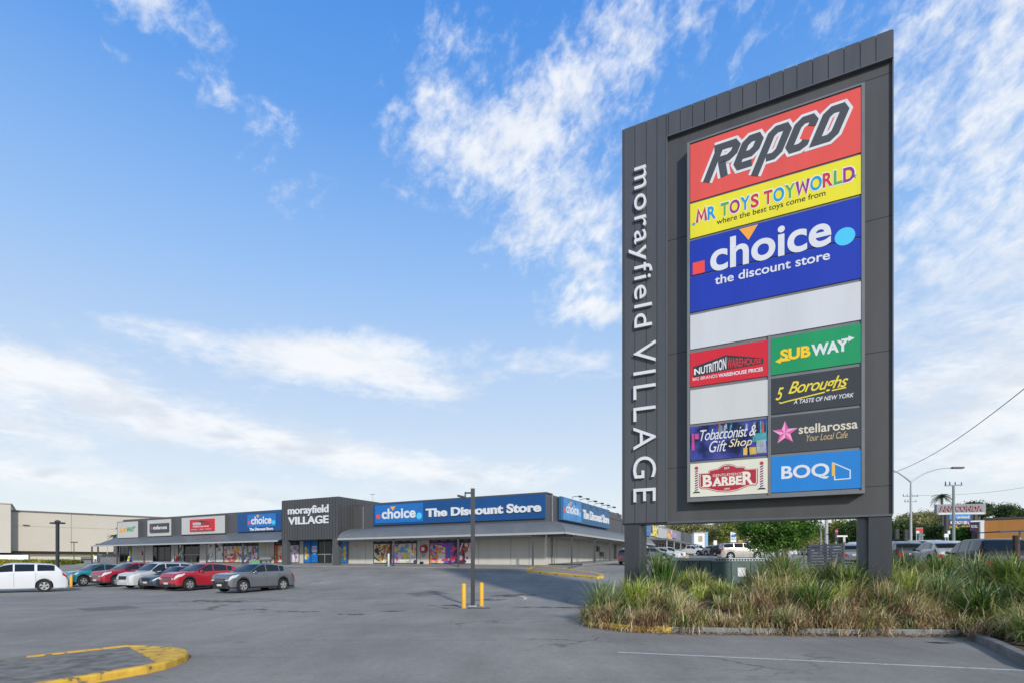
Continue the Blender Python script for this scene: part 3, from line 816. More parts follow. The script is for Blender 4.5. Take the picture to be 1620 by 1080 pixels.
# gift shop panel: photo print of shelves, white and cream script
p = panel(1, z_tob, ramp_mat('night_blue_print', [(.25, '#10131f'), (.42, '#1c2350'), (.55, '#3a4690'), (.68, '#5a4a96'), (.8, '#222a3c')], 1.8, .35, 6), 'printed panel of dark blue smoke and shelves with white script')
PC = [mat('print_' + n, lin(c), .4, var=.3, scale=9) for n, c in (('teal', '#4a9aa0'), ('pink', '#c04a90'), ('sand', '#d8b050'), ('grey', '#9aa5aa'), ('dark', '#15171c'), ('coral', '#a85a50'), ('cream', '#e8d9a8'))]
mb = MB()
za, zb = z_tob
for i in range(34):
    uu = rng.uniform(.35, .98); w = rng.uniform(.012, .035); hh = rng.uniform(.12, .42)
    x = U0 + uu * (UM - U0); t_ = zb - rng.uniform(.0, .1) * (zb - za)
    if uu > .72: hh *= 1.6
    mb.ppoly(SP, [(x, t_ - hh * (zb - za)), (min(UM - .06, x + w * 2.3), t_ - hh * (zb - za)), (min(UM - .06, x + w * 2.0), t_), (x + .02, t_)], F1 + .0002 * i - .0005, F1 + .0003 * i + .0003, rng.choice([0, 0, 3, 4, 4, 5]))
o = F1 + .012
def q4(a, b, c, d, mi, k): mb.ppoly(SP, [(U0 + a * (UM - U0), za + c * (zb - za)), (U0 + b * (UM - U0), za + c * (zb - za)), (U0 + b * (UM - U0) - .02, za + d * (zb - za)), (U0 + a * (UM - U0), za + d * (zb - za))], o, o + .001 * k, mi)
q4(.82, .965, .38, .62, 0, 1); q4(.84, .96, .06, .42, 3, 2); q4(.68, .84, .04, .24, 2, 3); q4(.73, .76, .04, .34, 4, 4); q4(.02, .06, .3, .8, 1, 1); q4(.06, .12, .62, .78, 1, 2)
mb.text(SP, 'Tobacconist &', rc((1108, 676, 697), (1197, 675, 688)), o + .006, o + .009, 7, bold=.006, shear=.35, space=.9)
mb.text(SP, 'Gift', rc((1122, 697, 715), (1150, 695, 713)), o + .006, o + .009, 7, bold=.006, shear=.35)
mb.text(SP, 'Shop', rc((1153, 694, 710), (1190, 691, 708)), o + .006, o + .009, 6, bold=.006, shear=.35)
mb.build('print', PC + [LETTER], p)
# cafe panel: charcoal, pink star
p = panel(2, z_ste, pan('slate_panel', (.052, .056, .062), .35), 'slate grey panel with a pink star')
mb = MB()
cx, cy = U(1242, 684)
for i in range(5):
    a = i * 2 * math.pi / 5
    for s in (-1, 1):
        mb.ppoly(SP, [(cx, cy), (cx + .34 * math.sin(a), cy + .34 * math.cos(a)), (cx + .14 * math.sin(a + s * math.pi / 5), cy + .14 * math.cos(a + s * math.pi / 5))], F1, F2, 0 if s > 0 else 1)
mb.text(SP, 'stellarossa', rc((1263.5, 671.5, 685.5), (1357, 662.5, 677.5)), F1, F2, 2, bold=.03)
mb.text(SP, 'Your Local Cafe', rc((1276, 687, 697), (1341, 681, 692)), F1, F2, 3, bold=.0, shear=.3)
mb.build('lettering', [mat('star_rose', lin('#d8579c'), .4, var=.03), mat('star_pale', lin('#eaa2c6'), .4, var=.03), mat('letter_oat', lin('#d9cfb8'), .4, var=.03), mat('letter_tan', lin('#c9ab78'), .4, var=.03)], p)
# barber panel: cream, red crest and striped poles
p = panel(1, z_bar, pan('cream_panel', lin('#dedcc8')), 'cream panel with a red barber crest between two striped poles')
BC = [mat('crest_red', lin('#ad2638'), .4, var=.04), mat('crest_cream', lin('#e4dfcf'), .4, var=.03), mat('pole_blue', lin('#2f4f96'), .4, var=.03), mat('pole_red', lin('#c23a40'), .4, var=.03), BLACK]
mb = MB(); w, h = UM - .055 - U0, z_bar[1] - z_bar[0]
def BP(x, y): return (U0 + x * w, z_bar[0] + y * h)
crest = [(.13, .686), (.247, .68), (.262, .76), (.37, .79), (.446, .885), (.51, .90), (.58, .85), (.615, .80), (.71, .79), (.725, .715), (.867, .71), (.867, .31), (.84, .245), (.76, .25), (.62, .14), (.51, .105), (.37, .135), (.235, .225), (.165, .237), (.13, .29)]
def sc_(k, kk): return [BP(.5 + (x - .5) * k, .52 + (y - .52) * kk) for x, y in crest]
mb.ppoly(SP, sc_(1.03, 1.05), F1, F1 + .002, 0); mb.ppoly(SP, sc_(1.0, 1.0), F1 + .0025, F1 + .004, 1); mb.ppoly(SP, sc_(.975, .95), F1 + .0045, F2 + .003, 0)
def R4(x0, x1, y0, y1): a, b = BP(x0, y0), BP(x1, y1); return (a[0], b[0], a[1], b[1])
def serif(st, r, mi, bold):
    mb.text(SP, st, r, F3, F3 + .004, mi, bold=bold)
serif('B', R4(.172, .292, .275, .635), 1, .075); serif('ARBE', R4(.30, .68, .287, .548), 1, .085); serif('R', R4(.688, .825, .272, .655), 1, .075)
for x0, x1, y in ((.162, .20, .275), (.162, .20, .605), (.678, .715, .272), (.785, .84, .272), (.678, .715, .625), (.297, .345, .287), (.37, .405, .287), (.405, .44, .287), (.46, .49, .287)): mb.ppoly(SP, [BP(x0, y), BP(x1, y), BP(x1, y + .028), BP(x0, y + .028)], F3 + .0045, F3 + .0055, 1)
mb.text(SP, "GENTLEMEN'S", R4(.302, .672, .565, .645), F3, F3 + .003, 1, bold=.0); mb.text(SP, 'EST', R4(.455, .525, .765, .825), F3, F3 + .003, 1, bold=.03); mb.text(SP, '1890', R4(.455, .525, .165, .215), F3, F3 + .003, 1, bold=.03)
for x in (.085, .925):
    for i in range(9):
        y = .17 + i * .07
        mb.ppoly(SP, [BP(x - .02, y), BP(x + .02, y + .035), BP(x + .02, y + .075), BP(x - .02, y + .04)], F1, F2, 2 + i % 2)
    c_ = BP(x, .86); mb.ppoly(SP, [(c_[0] + .055 * math.cos(a), c_[1] + .055 * math.sin(a)) for a in [2 * math.pi * i / 16 for i in range(16)]], F1, F2, 3)
    mb.ppoly(SP, [BP(x - .055, .115), BP(x + .055, .115), BP(x + .03, .16), BP(x - .03, .16)], F1, F2, 4)
mb.build('crest', BC, p)
# bank panel: blue, wide white capitals and an angular outline
p = panel(2, z_boq, pan('sky_blue_panel', lin('#1d7fcb')), 'bright blue panel with wide white capitals')
mb = MB()
mb.text(SP, 'BOQ', rc((1236, 737, 760.5), (1312, 731, 756.5)), F1, F3, 0, bold=.05)
pts = [(1317, 731), (1345, 743), (1345, 756), (1320.5, 758), (1320.5, 752)]
q = [U(*k) for k in pts]
mb.strokes(SP, [[q[0], q[1], q[2], q[3], q[4]]], .028, F1, F2, 0)
a, b = U(1317, 731), U(1317, 752); mb.ppoly(SP, [(a[0] - .015, a[1] + .01), (a[0] + .06, a[1] - .04), (b[0] + .06, b[1]), (b[0] - .015, b[1])], F1, F2, 1)
mb.build('lettering', [LETTER, mat('bank_yellow', lin('#e8b845'), .4, var=.03)], p)
# raised letters reading down the left strip
def vert(word, px0, px1, y0, y1, bold, space=1.):
    u0, u1 = SP.uh(px0, 600, .1)[0], SP.uh(px1, 600, .1)[0]
    h1, h0 = SP.uh((px0 + px1) / 2, y0, .1)[1], SP.uh((px0 + px1) / 2, y1, .1)[1]
    mb = MB(); mb.text(SP, word, (u0, u1, h0, h1), .045, .13, 0, bold=bold, rot=True, space=space)
    mb.build('raised_lettering', LETTER, sign)
vert('morayfield', 995, 1031.5, 264, 518, .0, 1.15)
vert('VILLAGE', 1002, 1037.5, 541, 793, -.012, 1.28)
# ------------------------------------------------------------------ the shopping centre
shop = thing('shopping_centre', 'low charcoal and cream shopping centre with blue shop signs and grey awnings', 'shopping centre', (C.x, C.y, ZB), YAW)
FP = Plane(C, False, ZB); SD = Plane(C, True, ZB)
ROOF = 6.5
LX = FP.uh(186, 888)[0]
CREAM = mat('cream_wall_panel', (.56, .54, .485), .75, var=.07, scale=.9, streak=True)
CHAR = mat('charcoal_parapet', (.085, .087, .092), .5, var=.12, scale=.7, streak=True)
RIB = mat('ribbed_charcoal', (.07, .072, .075), .45, var=.14, scale=.9, streak=True)
AWN = mat('grey_awning_steel', (.155, .168, .178), .45, metal=.1, var=.12, scale=.8)
AWNL = mat('awning_gutter', (.40, .41, .40), .5, var=.06)
BOARD = mat('cream_fascia_board', (.52, .515, .49), .6, var=.06)
E0, E1 = FP.uh(446.3, 860, 2.3)[0], FP.uh(535, 860, 2.3)[0]                                # the entrance block
DEP = 30.
def gz(u, v=0.): return zg_l(u, v) - ZB
mb = MB()
mb.box(LX, 0, .0, 24, -.6, 3.9); mb.box(-18, -.001, 24.002, DEP, -.6, 3.9)
# upright joints of the wall panels
for px in (305, 367, 420, 426, 578, 665, 706, 757, 808, 837): u = FP.uh(px, 880)[0]; mb.box(u - .02, u + .02, -.003, .02, gz(u), 3.85, 1)
for v in (2.2, 5.2, 8.2, 11.2, 14.2, 17.2, 20.2, 24, 27): mb.box(-.02, .003, v - .02, v + .02, gz(0, v), 3.85, 1)
mb.build('wall', [CREAM, mat('joint_grey', (.22, .21, .19), .8, var=0)], shop)
mb = MB(); mb.box(LX + 1.5, -.1, -.03, 23.9, 3.9, ROOF - .1)
mb.box(-18, -.06, 23.902, DEP - .05, 3.9, 5.6)
mb.build('parapet', CHAR, shop)
mb = MB(); mb.box(LX + 1.5, -.02, -.05, .25, ROOF - .1, ROOF); mb.box(-.3, .0, .252, 1.4, ROOF - .1, ROOF)
mb.build('parapet_capping', CHAR, shop)
mb = MB()
for px in (575.5,): u = FP.uh(px, 830)[0]; mb.tube([(u, -.1, 6.2), (u, -.1, 3.9)], .05, 8)
mb.build('downpipe', mat('downpipe_grey', (.2, .2, .2), .5), shop); mb = MB()
mb.tube([(.12, .95, ROOF - .2), (.12, .95, gz(0, 1))], .06, 8)
mb.build('downpipe', mat('downpipe_grey', (.2, .2, .2), .5), shop)
# entrance block
ent = MB(); B0 = -2.3
ent.box(E0, E1, B0, 6, 2.75, 7.1); ent.box(E0 + .02, E1 - .02, B0 + .02, 5.9, 7.1, 7.14)
eo = ent.build('entrance_block', RIB, shop)
mb = MB()
k = 21
for i in range(k + 1):
    u = E0 + (E1 - E0) * i / k; mb.box(u - .025, u + .025, B0 - .035, B0 - .001, 2.78, 7.08)
for i in range(1, 7): v = B0 + i * .42; mb.box(E1 + .001, E1 + .03, v - .02, v + .02, 3.2, 7.08)
mb.build('cladding_rib', mat('rib_dark', (.045, .046, .048), .5, var=.1), eo)
for a, b in ((E0, E0 + .8), (E1 - .8, E1)):
    mb = MB(); mb.box(a, b, B0 + .003, B0 + .45, -.5, 2.749); mb.build('entrance_pillar', mat('pillar_charcoal', (.085, .087, .09), .55, var=.1), eo)
mb = MB()
FE = lambda L, Rr: FP.rect(L, Rr, -B0)
mb.text(FP, 'morayfield', FE((456.5, 799, 816.5), (520.5, 799, 814)), -B0 + .04, -B0 + .12, 0, bold=.04)
mb.text(FP, 'VILLAGE', FE((457, 817.5, 829.5), (520.5, 814, 827)), -B0 + .04, -B0 + .12, 0, bold=.05)
mb.build('raised_lettering', LETTER, eo)
# awnings: straight skillion on the left, bullnose on the right and round the corner
def awning(u0, u1, bull, side=False, v1=None):
    mb = MB(); prof = []
    if bull:
        for i in range(9):
            a = math.pi / 2 * i / 8; prof.append((2.85 * math.sin(a) ** 1.0 * (1 - .0 * i), 2.72 + 1.15 * math.cos(a)))
    else: prof = [(.0, 3.95), (2.85, 2.72)]
    return prof
def awn_mesh(bull, ends, side=False, ext=None):
    prof = awning(0, 0, bull); mb = MB(); n = len(prof)
    fr = []
    for o, h in prof: fr.append((ends(o)[0], ends(o)[1], o, h))
    P_ = SD if side else FP
    for dz in (0, -.06):
        for a, b, o, h in fr: mb.v += [P_.P(a, h + dz, o + .02), P_.P(b, h + dz, o + .02)]
    for s in (0, 2 * n):
        for i in range(n - 1): mb.f.append((s + 2 * i, s + 2 * i + 1, s + 2 * i + 3, s + 2 * i + 2)); mb.m.append(0)
    for e in (0, 1):
        for i in range(n - 1): mb.f.append((2 * i + e, 2 * i + 2 + e, 2 * n + 2 * i + 2 + e, 2 * n + 2 * i + e)); mb.m.append(0)
    mb.f.append((2 * n - 2, 2 * n - 1, 4 * n - 1, 4 * n - 2)); mb.m.append(0)
    return mb, fr
def corr(P_, fr, step, mb):
    """raised ribs of the roof sheets, running down the slope"""
    a0, b0 = min(f[0] for f in fr), max(f[1] for f in fr); u = a0 + .15
    while u < b0 - .1:
        pts = [(u, o, h) for a, b, o, h in fr if a <= u <= b]
        for (u_, o1, h1), (_, o2, h2) in zip(pts, pts[1:]):
            q = [P_.P(u - .03, h1 + .004, o1 + .02), P_.P(u + .03, h1 + .004, o1 + .02), P_.P(u + .03, h2 + .004, o2 + .02), P_.P(u - .03, h2 + .004, o2 + .02)]
            t_ = [P_.P(u, h1 + .014, o1 + .022), P_.P(u, h2 + .014, o2 + .022)]
            mb.add(q + t_, [(0, 4, 5, 3), (4, 1, 2, 5)])
        u += step
RIBM = mat('awning_rib', (.17, .185, .195), .4, metal=.2, var=.1)
XL = FP.uh(147, 870, 2.85)[0]
for bull, ends, side, lab in ((False, lambda o: (XL, E0 - .002), False, 'left'), (True, lambda o: (E1 + .55, o), False, 'right'), (True, lambda o: (-o, 29), True, 'side')):
    m_, fr = awn_mesh(bull, ends, side); corr(SD if side else FP, fr, .4, m_); ob = m_.build('awning', AWN, shop, smooth=25)
    P_ = SD if side else FP
    a, b, o, h = fr[-1]; g_ = MB(); g_.pbox(P_, a, b, h - .14, h + .03, o + .022, o + .13); g_.build('gutter', AWNL, ob)
    if bull: m2 = MB(); m2.pbox(P_, a + (.0 if not side else 2.95), b - (2.95 if not side else 0), h - .22, h - .065, .05, o - .1); m2.build('soffit', mat('soffit_grey', (.30, .30, .29), .7), ob)
pane_post = mat('awning_post', (.07, .073, .078), .5)
for px in (145.5, 185.2, 228, 276, 327, 384.5):
    u = FP.uh(px, 880, 2.7)[0]; mb = MB(); mb.box(u - .07, u + .07, -2.77, -2.63, gz(u, -2.7) - .1, 2.66); mb.build('awning_post', pane_post, shop)
for px in (622.5, 725, 843):
    u = FP.uh(px, 880, 2.7)[0]; mb = MB(); mb.box(u - .06, u + .06, -2.76, -2.64, gz(u, -2.7) - .1, 2.66); mb.build('awning_post', pane_post, shop)
for px in (904.4, 940.5, 965, 984.6):
    v = SD.uh(px, 880, 2.7)[0]; mb = MB(); mb.box(2.64, 2.76, v - .06, v + .06, gz(2.7, v) - .1, 2.66); mb.build('awning_post', pane_post, shop)
# open pergola at the left end
u0, u1 = XL - .3, FP.uh(172, 870)[0] + 4
mb = MB(); mb.box(XL - 3.2, XL + 5.0, -1.0, 5.2, 2.95, 3.12); pg = mb.build('pergola_roof', mat('pergola_dark', (.05, .052, .055), .6), shop)
for u, v in ((XL - 3.0, -.8), (XL + 2.4, -.8), (XL - 3.0, 5.0)):
    mb = MB(); mb.box(u - .08, u + .08, v - .08, v + .08, gz(u, v) - .2, 2.95); mb.build('pergola_post', pane_post, pg)
mb = MB()
for i in range(12):
    u = XL - 2.8 + i * .46; mb.box(u, u + .36, -.82, -.78, .3, 1.55)
mb.box(XL - 2.95, XL + 2.6, -.85, -.826, 1.5, 1.6); mb.box(XL - 2.95, XL + 2.6, -.85, -.826, .28, .38)
mb.build('wire_screen', mat('screen_mesh_grey', (.22, .22, .22), .7, var=.5, scale=20), pg)

# ---- shop fronts
PH1, PH0 = 2.62, .14
def opening(a, b, mats=None, h0=PH0, h1=PH1):
    ua, ub = FP.uh(a, 880)[0], FP.uh(b, 880)[0]
    mb = MB(); t = .07
    for x0, x1, y0, y1 in ((ua - t, ub + t, h1, h1 + t), (ua - t, ua, h0, h1), (ub, ub + t, h0, h1), (ua - t, ub + t, h0 - t, h0)): mb.pbox(FP, x0, x1, gz(ua) + y0, gz(ua) + y1, .0, .06)
    return ua, ub, gz(ua), mb
FRM = mat('shopfront_frame', (.035, .036, .038), .4)
def window(a, b, mull=1, rail=False):
    ua, ub, g, mb = opening(a, b); o = mb.build('shop_window', FRM, shop)
    mb = MB(); mb.pbox(FP, ua, ub, g + PH0, g + PH1, .005, .03); mb.build('pane', GLASS, o)
    mb = MB()
    for i in range(1, mull + 1): u = ua + (ub - ua) * i / (mull + 1); mb.pbox(FP, u - .035, u + .035, g + PH0, g + PH1, .031, .055)
    if rail: mb.pbox(FP, ua, ub, g + 1.0, g + 1.1, .032, .058)
    mb.build('glazing_bar', mat('glazing_bar_grey', (.30, .31, .31), .4) if rail else FRM, o)
    return o
def door(a, b):
    o = window(a, b, 1, True); o.name = 'door'
    return o
POST = {}
PR = random.Random(5)
def poster(a, b, pm, head=None, cols=None):
    """a shop window covered by a printed picture: upright photo strips with big cut-out shapes"""
    if cols == 1: cols = PAL[pm.name]
    ua, ub, g, mb = opening(a, b); o = mb.build('shop_window', FRM, shop)
    top = PH1 - .52 if head else PH1
    mb = MB(); mb.pbox(FP, ua, ub, g + PH0, g + top, .005, .03); q = mb.build('poster', pm, o)
    if cols:
        ms = [mat('print_' + c[1:], lin(c), .4, var=.25, scale=6) for c in cols]; mb = MB(); u = ua; z0, z1 = g + PH0 + .01, g + top - .01; d = .031
        while u < ub - .05:                                      # strips
            w = min(ub - u, PR.uniform(.5, 1.1)); mi = PR.choice([PR.randrange(len(ms)), len(ms)]); mb.ppoly(FP, [(u, z0), (u + w, z0), (u + w, z1), (u, z1)], .0302, d, mi); u += w
        for k in range(int((ub - ua) * 13)):
            d += .0004; cx_, cz_ = PR.uniform(ua, ub), PR.uniform(z0, z1); rx, rz_ = PR.uniform(.1, .34), PR.uniform(.1, .34); t_ = PR.choice((0, 0, 1, 2)); a0 = PR.uniform(0, 3.14)
            if t_ == 0: pts = [(cx_ + rx * math.cos(x), cz_ + rz_ * math.sin(x)) for x in [2 * math.pi * e / 14 for e in range(14)]]
            elif t_ == 1: L_, w_ = PR.uniform(.3, .7), PR.uniform(.04, .12); c_, s_ = math.cos(a0), math.sin(a0); pts = [(cx_ + c_ * L_ * p - s_ * w_ * r, cz_ + s_ * L_ * p + c_ * w_ * r) for p, r in ((-1, -1), (1, -1), (1, 1), (-1, 1))]
            else: pts = [(cx_ + rx * PR.uniform(.5, 1.4) * math.cos(x), cz_ + rz_ * PR.uniform(.5, 1.4) * math.sin(x)) for x in [2 * math.pi * e / 9 for e in range(9)]]
            mb.ppoly(FP, [(min(ub, max(ua, x)), min(z1, max(z0, y))) for x, y in pts], d - .0003, d, PR.randrange(len(ms)))
        mb.build('print', ms + [mat('print_pale', (.66, .62, .58), .4, var=.2, scale=4)], q)
    if head:
        mb = MB(); mb.pbox(FP, ua, ub, g + PH1 - .519, g + PH1, .005, .03); hd = mb.build('poster_header', head, o)
        n = max(1, round((ub - ua) / 1.0)); mb = MB()
        for i in range(n):
            c = ua + (ub - ua) * (i + .5) / n; w = PR.uniform(.22, .36); y = g + PH1 - .27
            mb.pbox(FP, c - w, c + w, y - .05, y + .05, .0301, .033)
        mb.build('gold_line', mat('header_gold', lin('#8f7434'), .5), hd)
    return o
PAL = {}
def collage(name, cols, sc_=1.4):
    n = len(cols)
    m = ramp_mat(name, [(i / n, c) for i, c in enumerate(cols)], sc_, .4, voronoi=True); PAL[name] = cols
    return m
TOYS = ['#c8342c', '#f0e0c8', '#e8b83a', '#f3efe6', '#2f58a8', '#d84a90', '#4c9a52', '#e9e2d4', '#e2702c', '#7fb6dc']
NAVY = mat('header_navy', (.012, .022, .075), .4, var=.1)
door(191, 204); 
pg_ = poster(204.3, 207.5, collage('leaf_poster', ['#2f8a3c', '#7ab648', '#d8c832'], 2))
window(243, 270, 2)
poster(282.6, 290.5, collage('grey_portrait', ['#bcbcbc', '#e6e6e6', '#555555', '#909090', '#e0e0e0'], 1.1), None, 1)
door(291.5, 315)
poster(328.5, 341, collage('grey_portrait2', ['#e2e2e2', '#d8d8d8', '#efefef', '#8a8a8a'], .9), None, 1); poster(341.8, 353.5, collage('grey_portrait3', ['#c8c8c8', '#303030', '#f0f0f0', '#707070', '#dcdcdc'], 1.2), None, 1)
poster(354.5, 383, collage('toy_collage', TOYS, 1.7), NAVY, 1); poster(385.5, 408, collage('toy_collage2', ['#3f86c8', '#5cae60', '#c83c38', '#8a5ab0', '#7fc0d8', '#e0e0d8', '#e86a9a', '#3aa07a'], 1.8), NAVY, 1)
poster(434.8, 446.5, collage('party_collage', ['#c8302c', '#e8a52c', '#d8402c', '#2a66b0', '#e8dcc0', '#3a8a4a'], 1.6), NAVY, 1)
poster(459, 473, collage('fairy_collage', ['#a88fc4', '#e2d4e2', '#d83a98', '#c8b8d8', '#7a86b8', '#efe6ee'], 1.7), NAVY, 1)
BLUEP = mat('bright_blue_poster', lin('#0f6fc2'), .35, var=.06)
balloon = [mat('balloon_yellow', lin('#f2cf2c'), .4), mat('balloon_orange', lin('#f0a63a'), .4), mat('balloon_teal', lin('#4aa8b8'), .4), LETTER]
def blue(a, b, side, words=None):
    o = poster(a, b, BLUEP); ua, ub = FP.uh(a, 880)[0], FP.uh(b, 880)[0]; g = gz(ua); mb = MB()
    if not words:
        for i, (x, y, r_, mi) in enumerate(((.3, .35, .26, 0), (.62, .62, .25, 1), (.25, .85, .25, 0), (.58, 1.1, .26, 2), (.3, 1.35, .24, 0), (.7, .3, .2, 2))):
            x = x if side > 0 else 1 - x; cx_ = ua + .05 + x * (ub - ua - .1) * .8
            mb.ppoly(FP, [(min(ub, max(ua, cx_ + r_ * .8 * math.cos(t_))), g + .35 + y + r_ * math.sin(t_)) for t_ in [2 * math.pi * k / 14 for k in range(14)]], .031 + .001 * i, .0315 + .001 * i, mi)
    else:
        for i, (w, y, h) in enumerate(words): mb.pbox(FP, ua + w, ub - w, g + y, g + y + h, .0301, .034, 3)
    mb.build('print', balloon, o)
blue(481.4, 492, 1); blue(492.5, 502.8, 1, ((.14, 1.86, .12), (.1, 1.7, .1), (.1, 1.28, .34), (.3, 1.05, .12)))
door(504, 524.6); blue(540, 550.5, -1)
poster(592, 618, collage('food_collage', ['#5a3a26', '#c89a3c', '#e0c068', '#3a2a22', '#a8703a', '#f0e2c8', '#7a4a30', '#d8b058'], 1.7), NAVY, 1)
poster(620, 659, collage('home_collage', ['#e8b8c0', '#6a9ad0', '#d8484c', '#90c86a', '#f2e6d8', '#4a4a58', '#e8c84a', '#c49ad8'], 1.6), NAVY, 1)
poster(680.5, 723, collage('craft_collage', ['#e83a78', '#3a62c0', '#e8483c', '#f0c8a8', '#4ab0d8', '#f4e8e0', '#f08a3a', '#2a2a5a', '#8a4ab0'], 1.7), NAVY, 1)
poster(727, 746.7, collage('gift_collage', ['#d8246c', '#f0d8b0', '#6a3aa0', '#c83c38', '#f4f0ea', '#a85a3a', '#3a2a4a'], 1.8), NAVY, 1)
# notices, hose reel, vents on the wall
u, h = FP.uh(669.7, 867.5, .15); mb = MB()
mb.lathe([(.0, -.14), (.42, -.14), (.44, -.1), (.44, .06), (.0, .06)], 'y', (u, -.08, h), 22, 0); mb.lathe([(0, -.16), (.2, -.16), (.2, -.139)], 'y', (u, -.08, h), 16, 1)
mb.tube([(u - .3, -.1, h - .45), (u - .1, -.12, h - .8), (u + .1, -.1, h - .55)], .05, 6, 2)
mb.build('fire_hose_reel', [mat('hose_reel_red', (.42, .02, .03), .35), LETTER, STEEL], shop)
mb = MB(); a = FP.rect((560, 861, 864.5), (566.5, 861, 864), .0); mb.pbox(FP, *a, 0, .03); a = FP.rect((666, 889, 892), (670, 889, 892), .0); mb.pbox(FP, a[0], a[1], a[2], a[3] + .1, 0, .2, 1)
mb.build('wall_notice', [mat('notice_pink', (.6, .38, .35), .6), BLACK], shop)
a = FP.rect((224, 872, 877), (226.5, 872, 877), .0); mb = MB(); mb.pbox(FP, *a, 0, .2, 0); mb.pbox(FP, a[0] + .04, a[1] - .04, a[2] + .08, a[3] - .08, .2, .21, 1); mb.build('fire_alarm_box', [mat('alarm_red', (.45, .03, .03), .4), LETTER], shop)

# ---- boards and signs on the fascia
def board(L, Rr, o1, m, parent=shop, name='fascia_board', o0=.03, P_=FP):
    mb = MB(); r_ = P_.rect(L, Rr, o1); mb.pbox(P_, *r_, o0, o1); return mb.build(name, m, parent), r_
def edge_frame(P_, r_, o0, o1, m, parent, t=.07):
    u0, u1, h0, h1 = r_; mb = MB()
    mb.pbox(P_, u0 - t, u1 + t, h1, h1 + t, o0, o1); mb.pbox(P_, u0 - t, u1 + t, h0 - t, h0, o0, o1); mb.pbox(P_, u0 - t, u0, h0, h1, o0, o1); mb.pbox(P_, u1, u1 + t, h0, h1, o0, o1)
    return mb.build('board_edge', m, parent)
b, r_ = board((185.8, 825.7, 850.4), (218.5, 823.3, 848.8), .45, BOARD); edge_frame(FP, r_, .0, .47, CHAR, b)
mb = MB(); arrow_word(mb, FP, FP.rect((187.5, 832.5, 843), (214.5, 831, 841), .45), .452, 0, 1, .09)
mb.build('lettering', [mat('letter_amber', lin('#e8a016'), .4), mat('letter_green', lin('#12904a'), .4)], b)
b, r_ = board((233.3, 822.2, 847.7), (271, 819.8, 845.9), .35, BOARD); edge_frame(FP, r_, .0, .37, CHAR, b)
s, q = board((236.5, 828, 841.4), (265.3, 826, 840.2), .55, mat('slate_sign', (.045, .048, .055), .4), b, 'signboard', .351)
mb = MB(); cx, cy = q[0] + .5, (q[2] + q[3]) / 2
for i in range(4):
    a = i * math.pi / 2; mb.ppoly(FP, [(cx + .1 * math.sin(a - .785), cy + .1 * math.cos(a - .785)), (cx + .38 * math.sin(a), cy + .38 * math.cos(a)), (cx + .1 * math.sin(a + .785), cy + .1 * math.cos(a + .785))], .551, .56, 0)
mb.text(FP, 'stellarossa', (q[0] + .85, q[1] - .15, cy - .22, cy + .28), .551, .565, 1, bold=.04)
mb.build('lettering', [mat('star_red', lin('#d04050'), .4), LETTER], s)
b, r_ = board((287.3, 819, 845), (356, 813.6, 842), .35, BOARD); edge_frame(FP, r_, .0, .37, CHAR, b)
s, q = board((300, 821.7, 840), (338.2, 819, 838), .5, mat('fascia_red', lin('#c3202c'), .4, var=.05), b, 'signboard', .351)
mb = MB(); w, h = q[1] - q[0], q[3] - q[2]
mb.ppoly(FP, [(q[0] + .1 * w, q[2] + .48 * h), (q[0] + .1 * w, q[2] + .58 * h), (q[0] + .46 * w, q[2] + .88 * h), (q[0] + .82 * w, q[2] + .74 * h), (q[0] + .82 * w, q[2] + .5 * h)], .501, .505, 1)
mb.text(FP, 'NUTRITION', (q[0] + .14 * w, q[0] + .47 * w, q[2] + .49 * h, q[2] + .74 * h), .506, .515, 0, bold=.06)
mb.text(FP, 'WAREHOUSE', (q[0] + .48 * w, q[0] + .8 * w, q[2] + .52 * h, q[2] + .72 * h), .506, .512, 2, bold=.03)
mb.text(FP, 'WAREHOUSE PRICES', (q[0] + .13 * w, q[0] + .8 * w, q[2] + .33 * h, q[2] + .44 * h), .501, .51, 0, bold=.04)
for a_, b_ in ((.06, .32), (.42, .58), (.66, .9)): mb.pbox(FP, q[0] + a_ * w, q[0] + b_ * w, q[2] + .11 * h, q[2] + .18 * h, .5005, .506, 3)
mb.build('lettering', [LETTER, mat('letter_black', 0), mat('letter_red', 0), mat('letter_rose', (.55, .3, .3), .5)], s)
FBLUE = mat('fascia_blue', lin('#0b4a82'), .45, var=.08, scale=.5, streak=True)
LBLUE = mat('logo_blue', lin('#126cb4'), .35, var=.06)
b, r_ = board((375.3, 811.3, 841), (445, 807.3, 838), .3, FBLUE, name='signboard')
s, q = board((391.2, 813.5, 833.5), (436.4, 810.5, 831), .34, LBLUE, b, 'logo_panel', .301)
mb = MB(); choice_logo(mb, FP, (q[0] + .12, q[1] - .1, q[2] + .25, q[3] - .1), .341, .06); mb.build('logo', CH, s)
mb = MB(); mb.text(FP, 'The Discount Store', FP.rect((394.7, 834, 838.8), (432, 832.8, 837.3), .3), .301, .33, 0, bold=.07); mb.build('lettering', LETTER, b)
b, r_ = board((590.3, 797.9, 831), (862.4, 779.3, 818.2), .22, FBLUE, name='signboard')
s, q = board((593.3, 799, 827.5), (669.2, 794.2, 823.6), .27, LBLUE, b, 'logo_panel', .221)
mb = MB(); choice_logo(mb, FP, (q[0] + .2, q[1] - .12, q[2] + .35, q[3] - .2), .271, .062); mb.build('logo', CH, s)
mb = MB(); mb.text(FP, 'The Discount Store', FP.rect((674.5, 803.5, 817.5), (856.5, 794, 808.5), .22), .221, .34, 0, bold=.075); mb.build('lettering', LETTER, b)
SBL = mat('fascia_blue_faded', lin('#2d6089'), .45, var=.08, scale=.6, streak=True)
b, r_ = board((888, 784, 822.5), (964.3, 806.3, 834.5), .3, SBL, name='signboard', P_=SD)
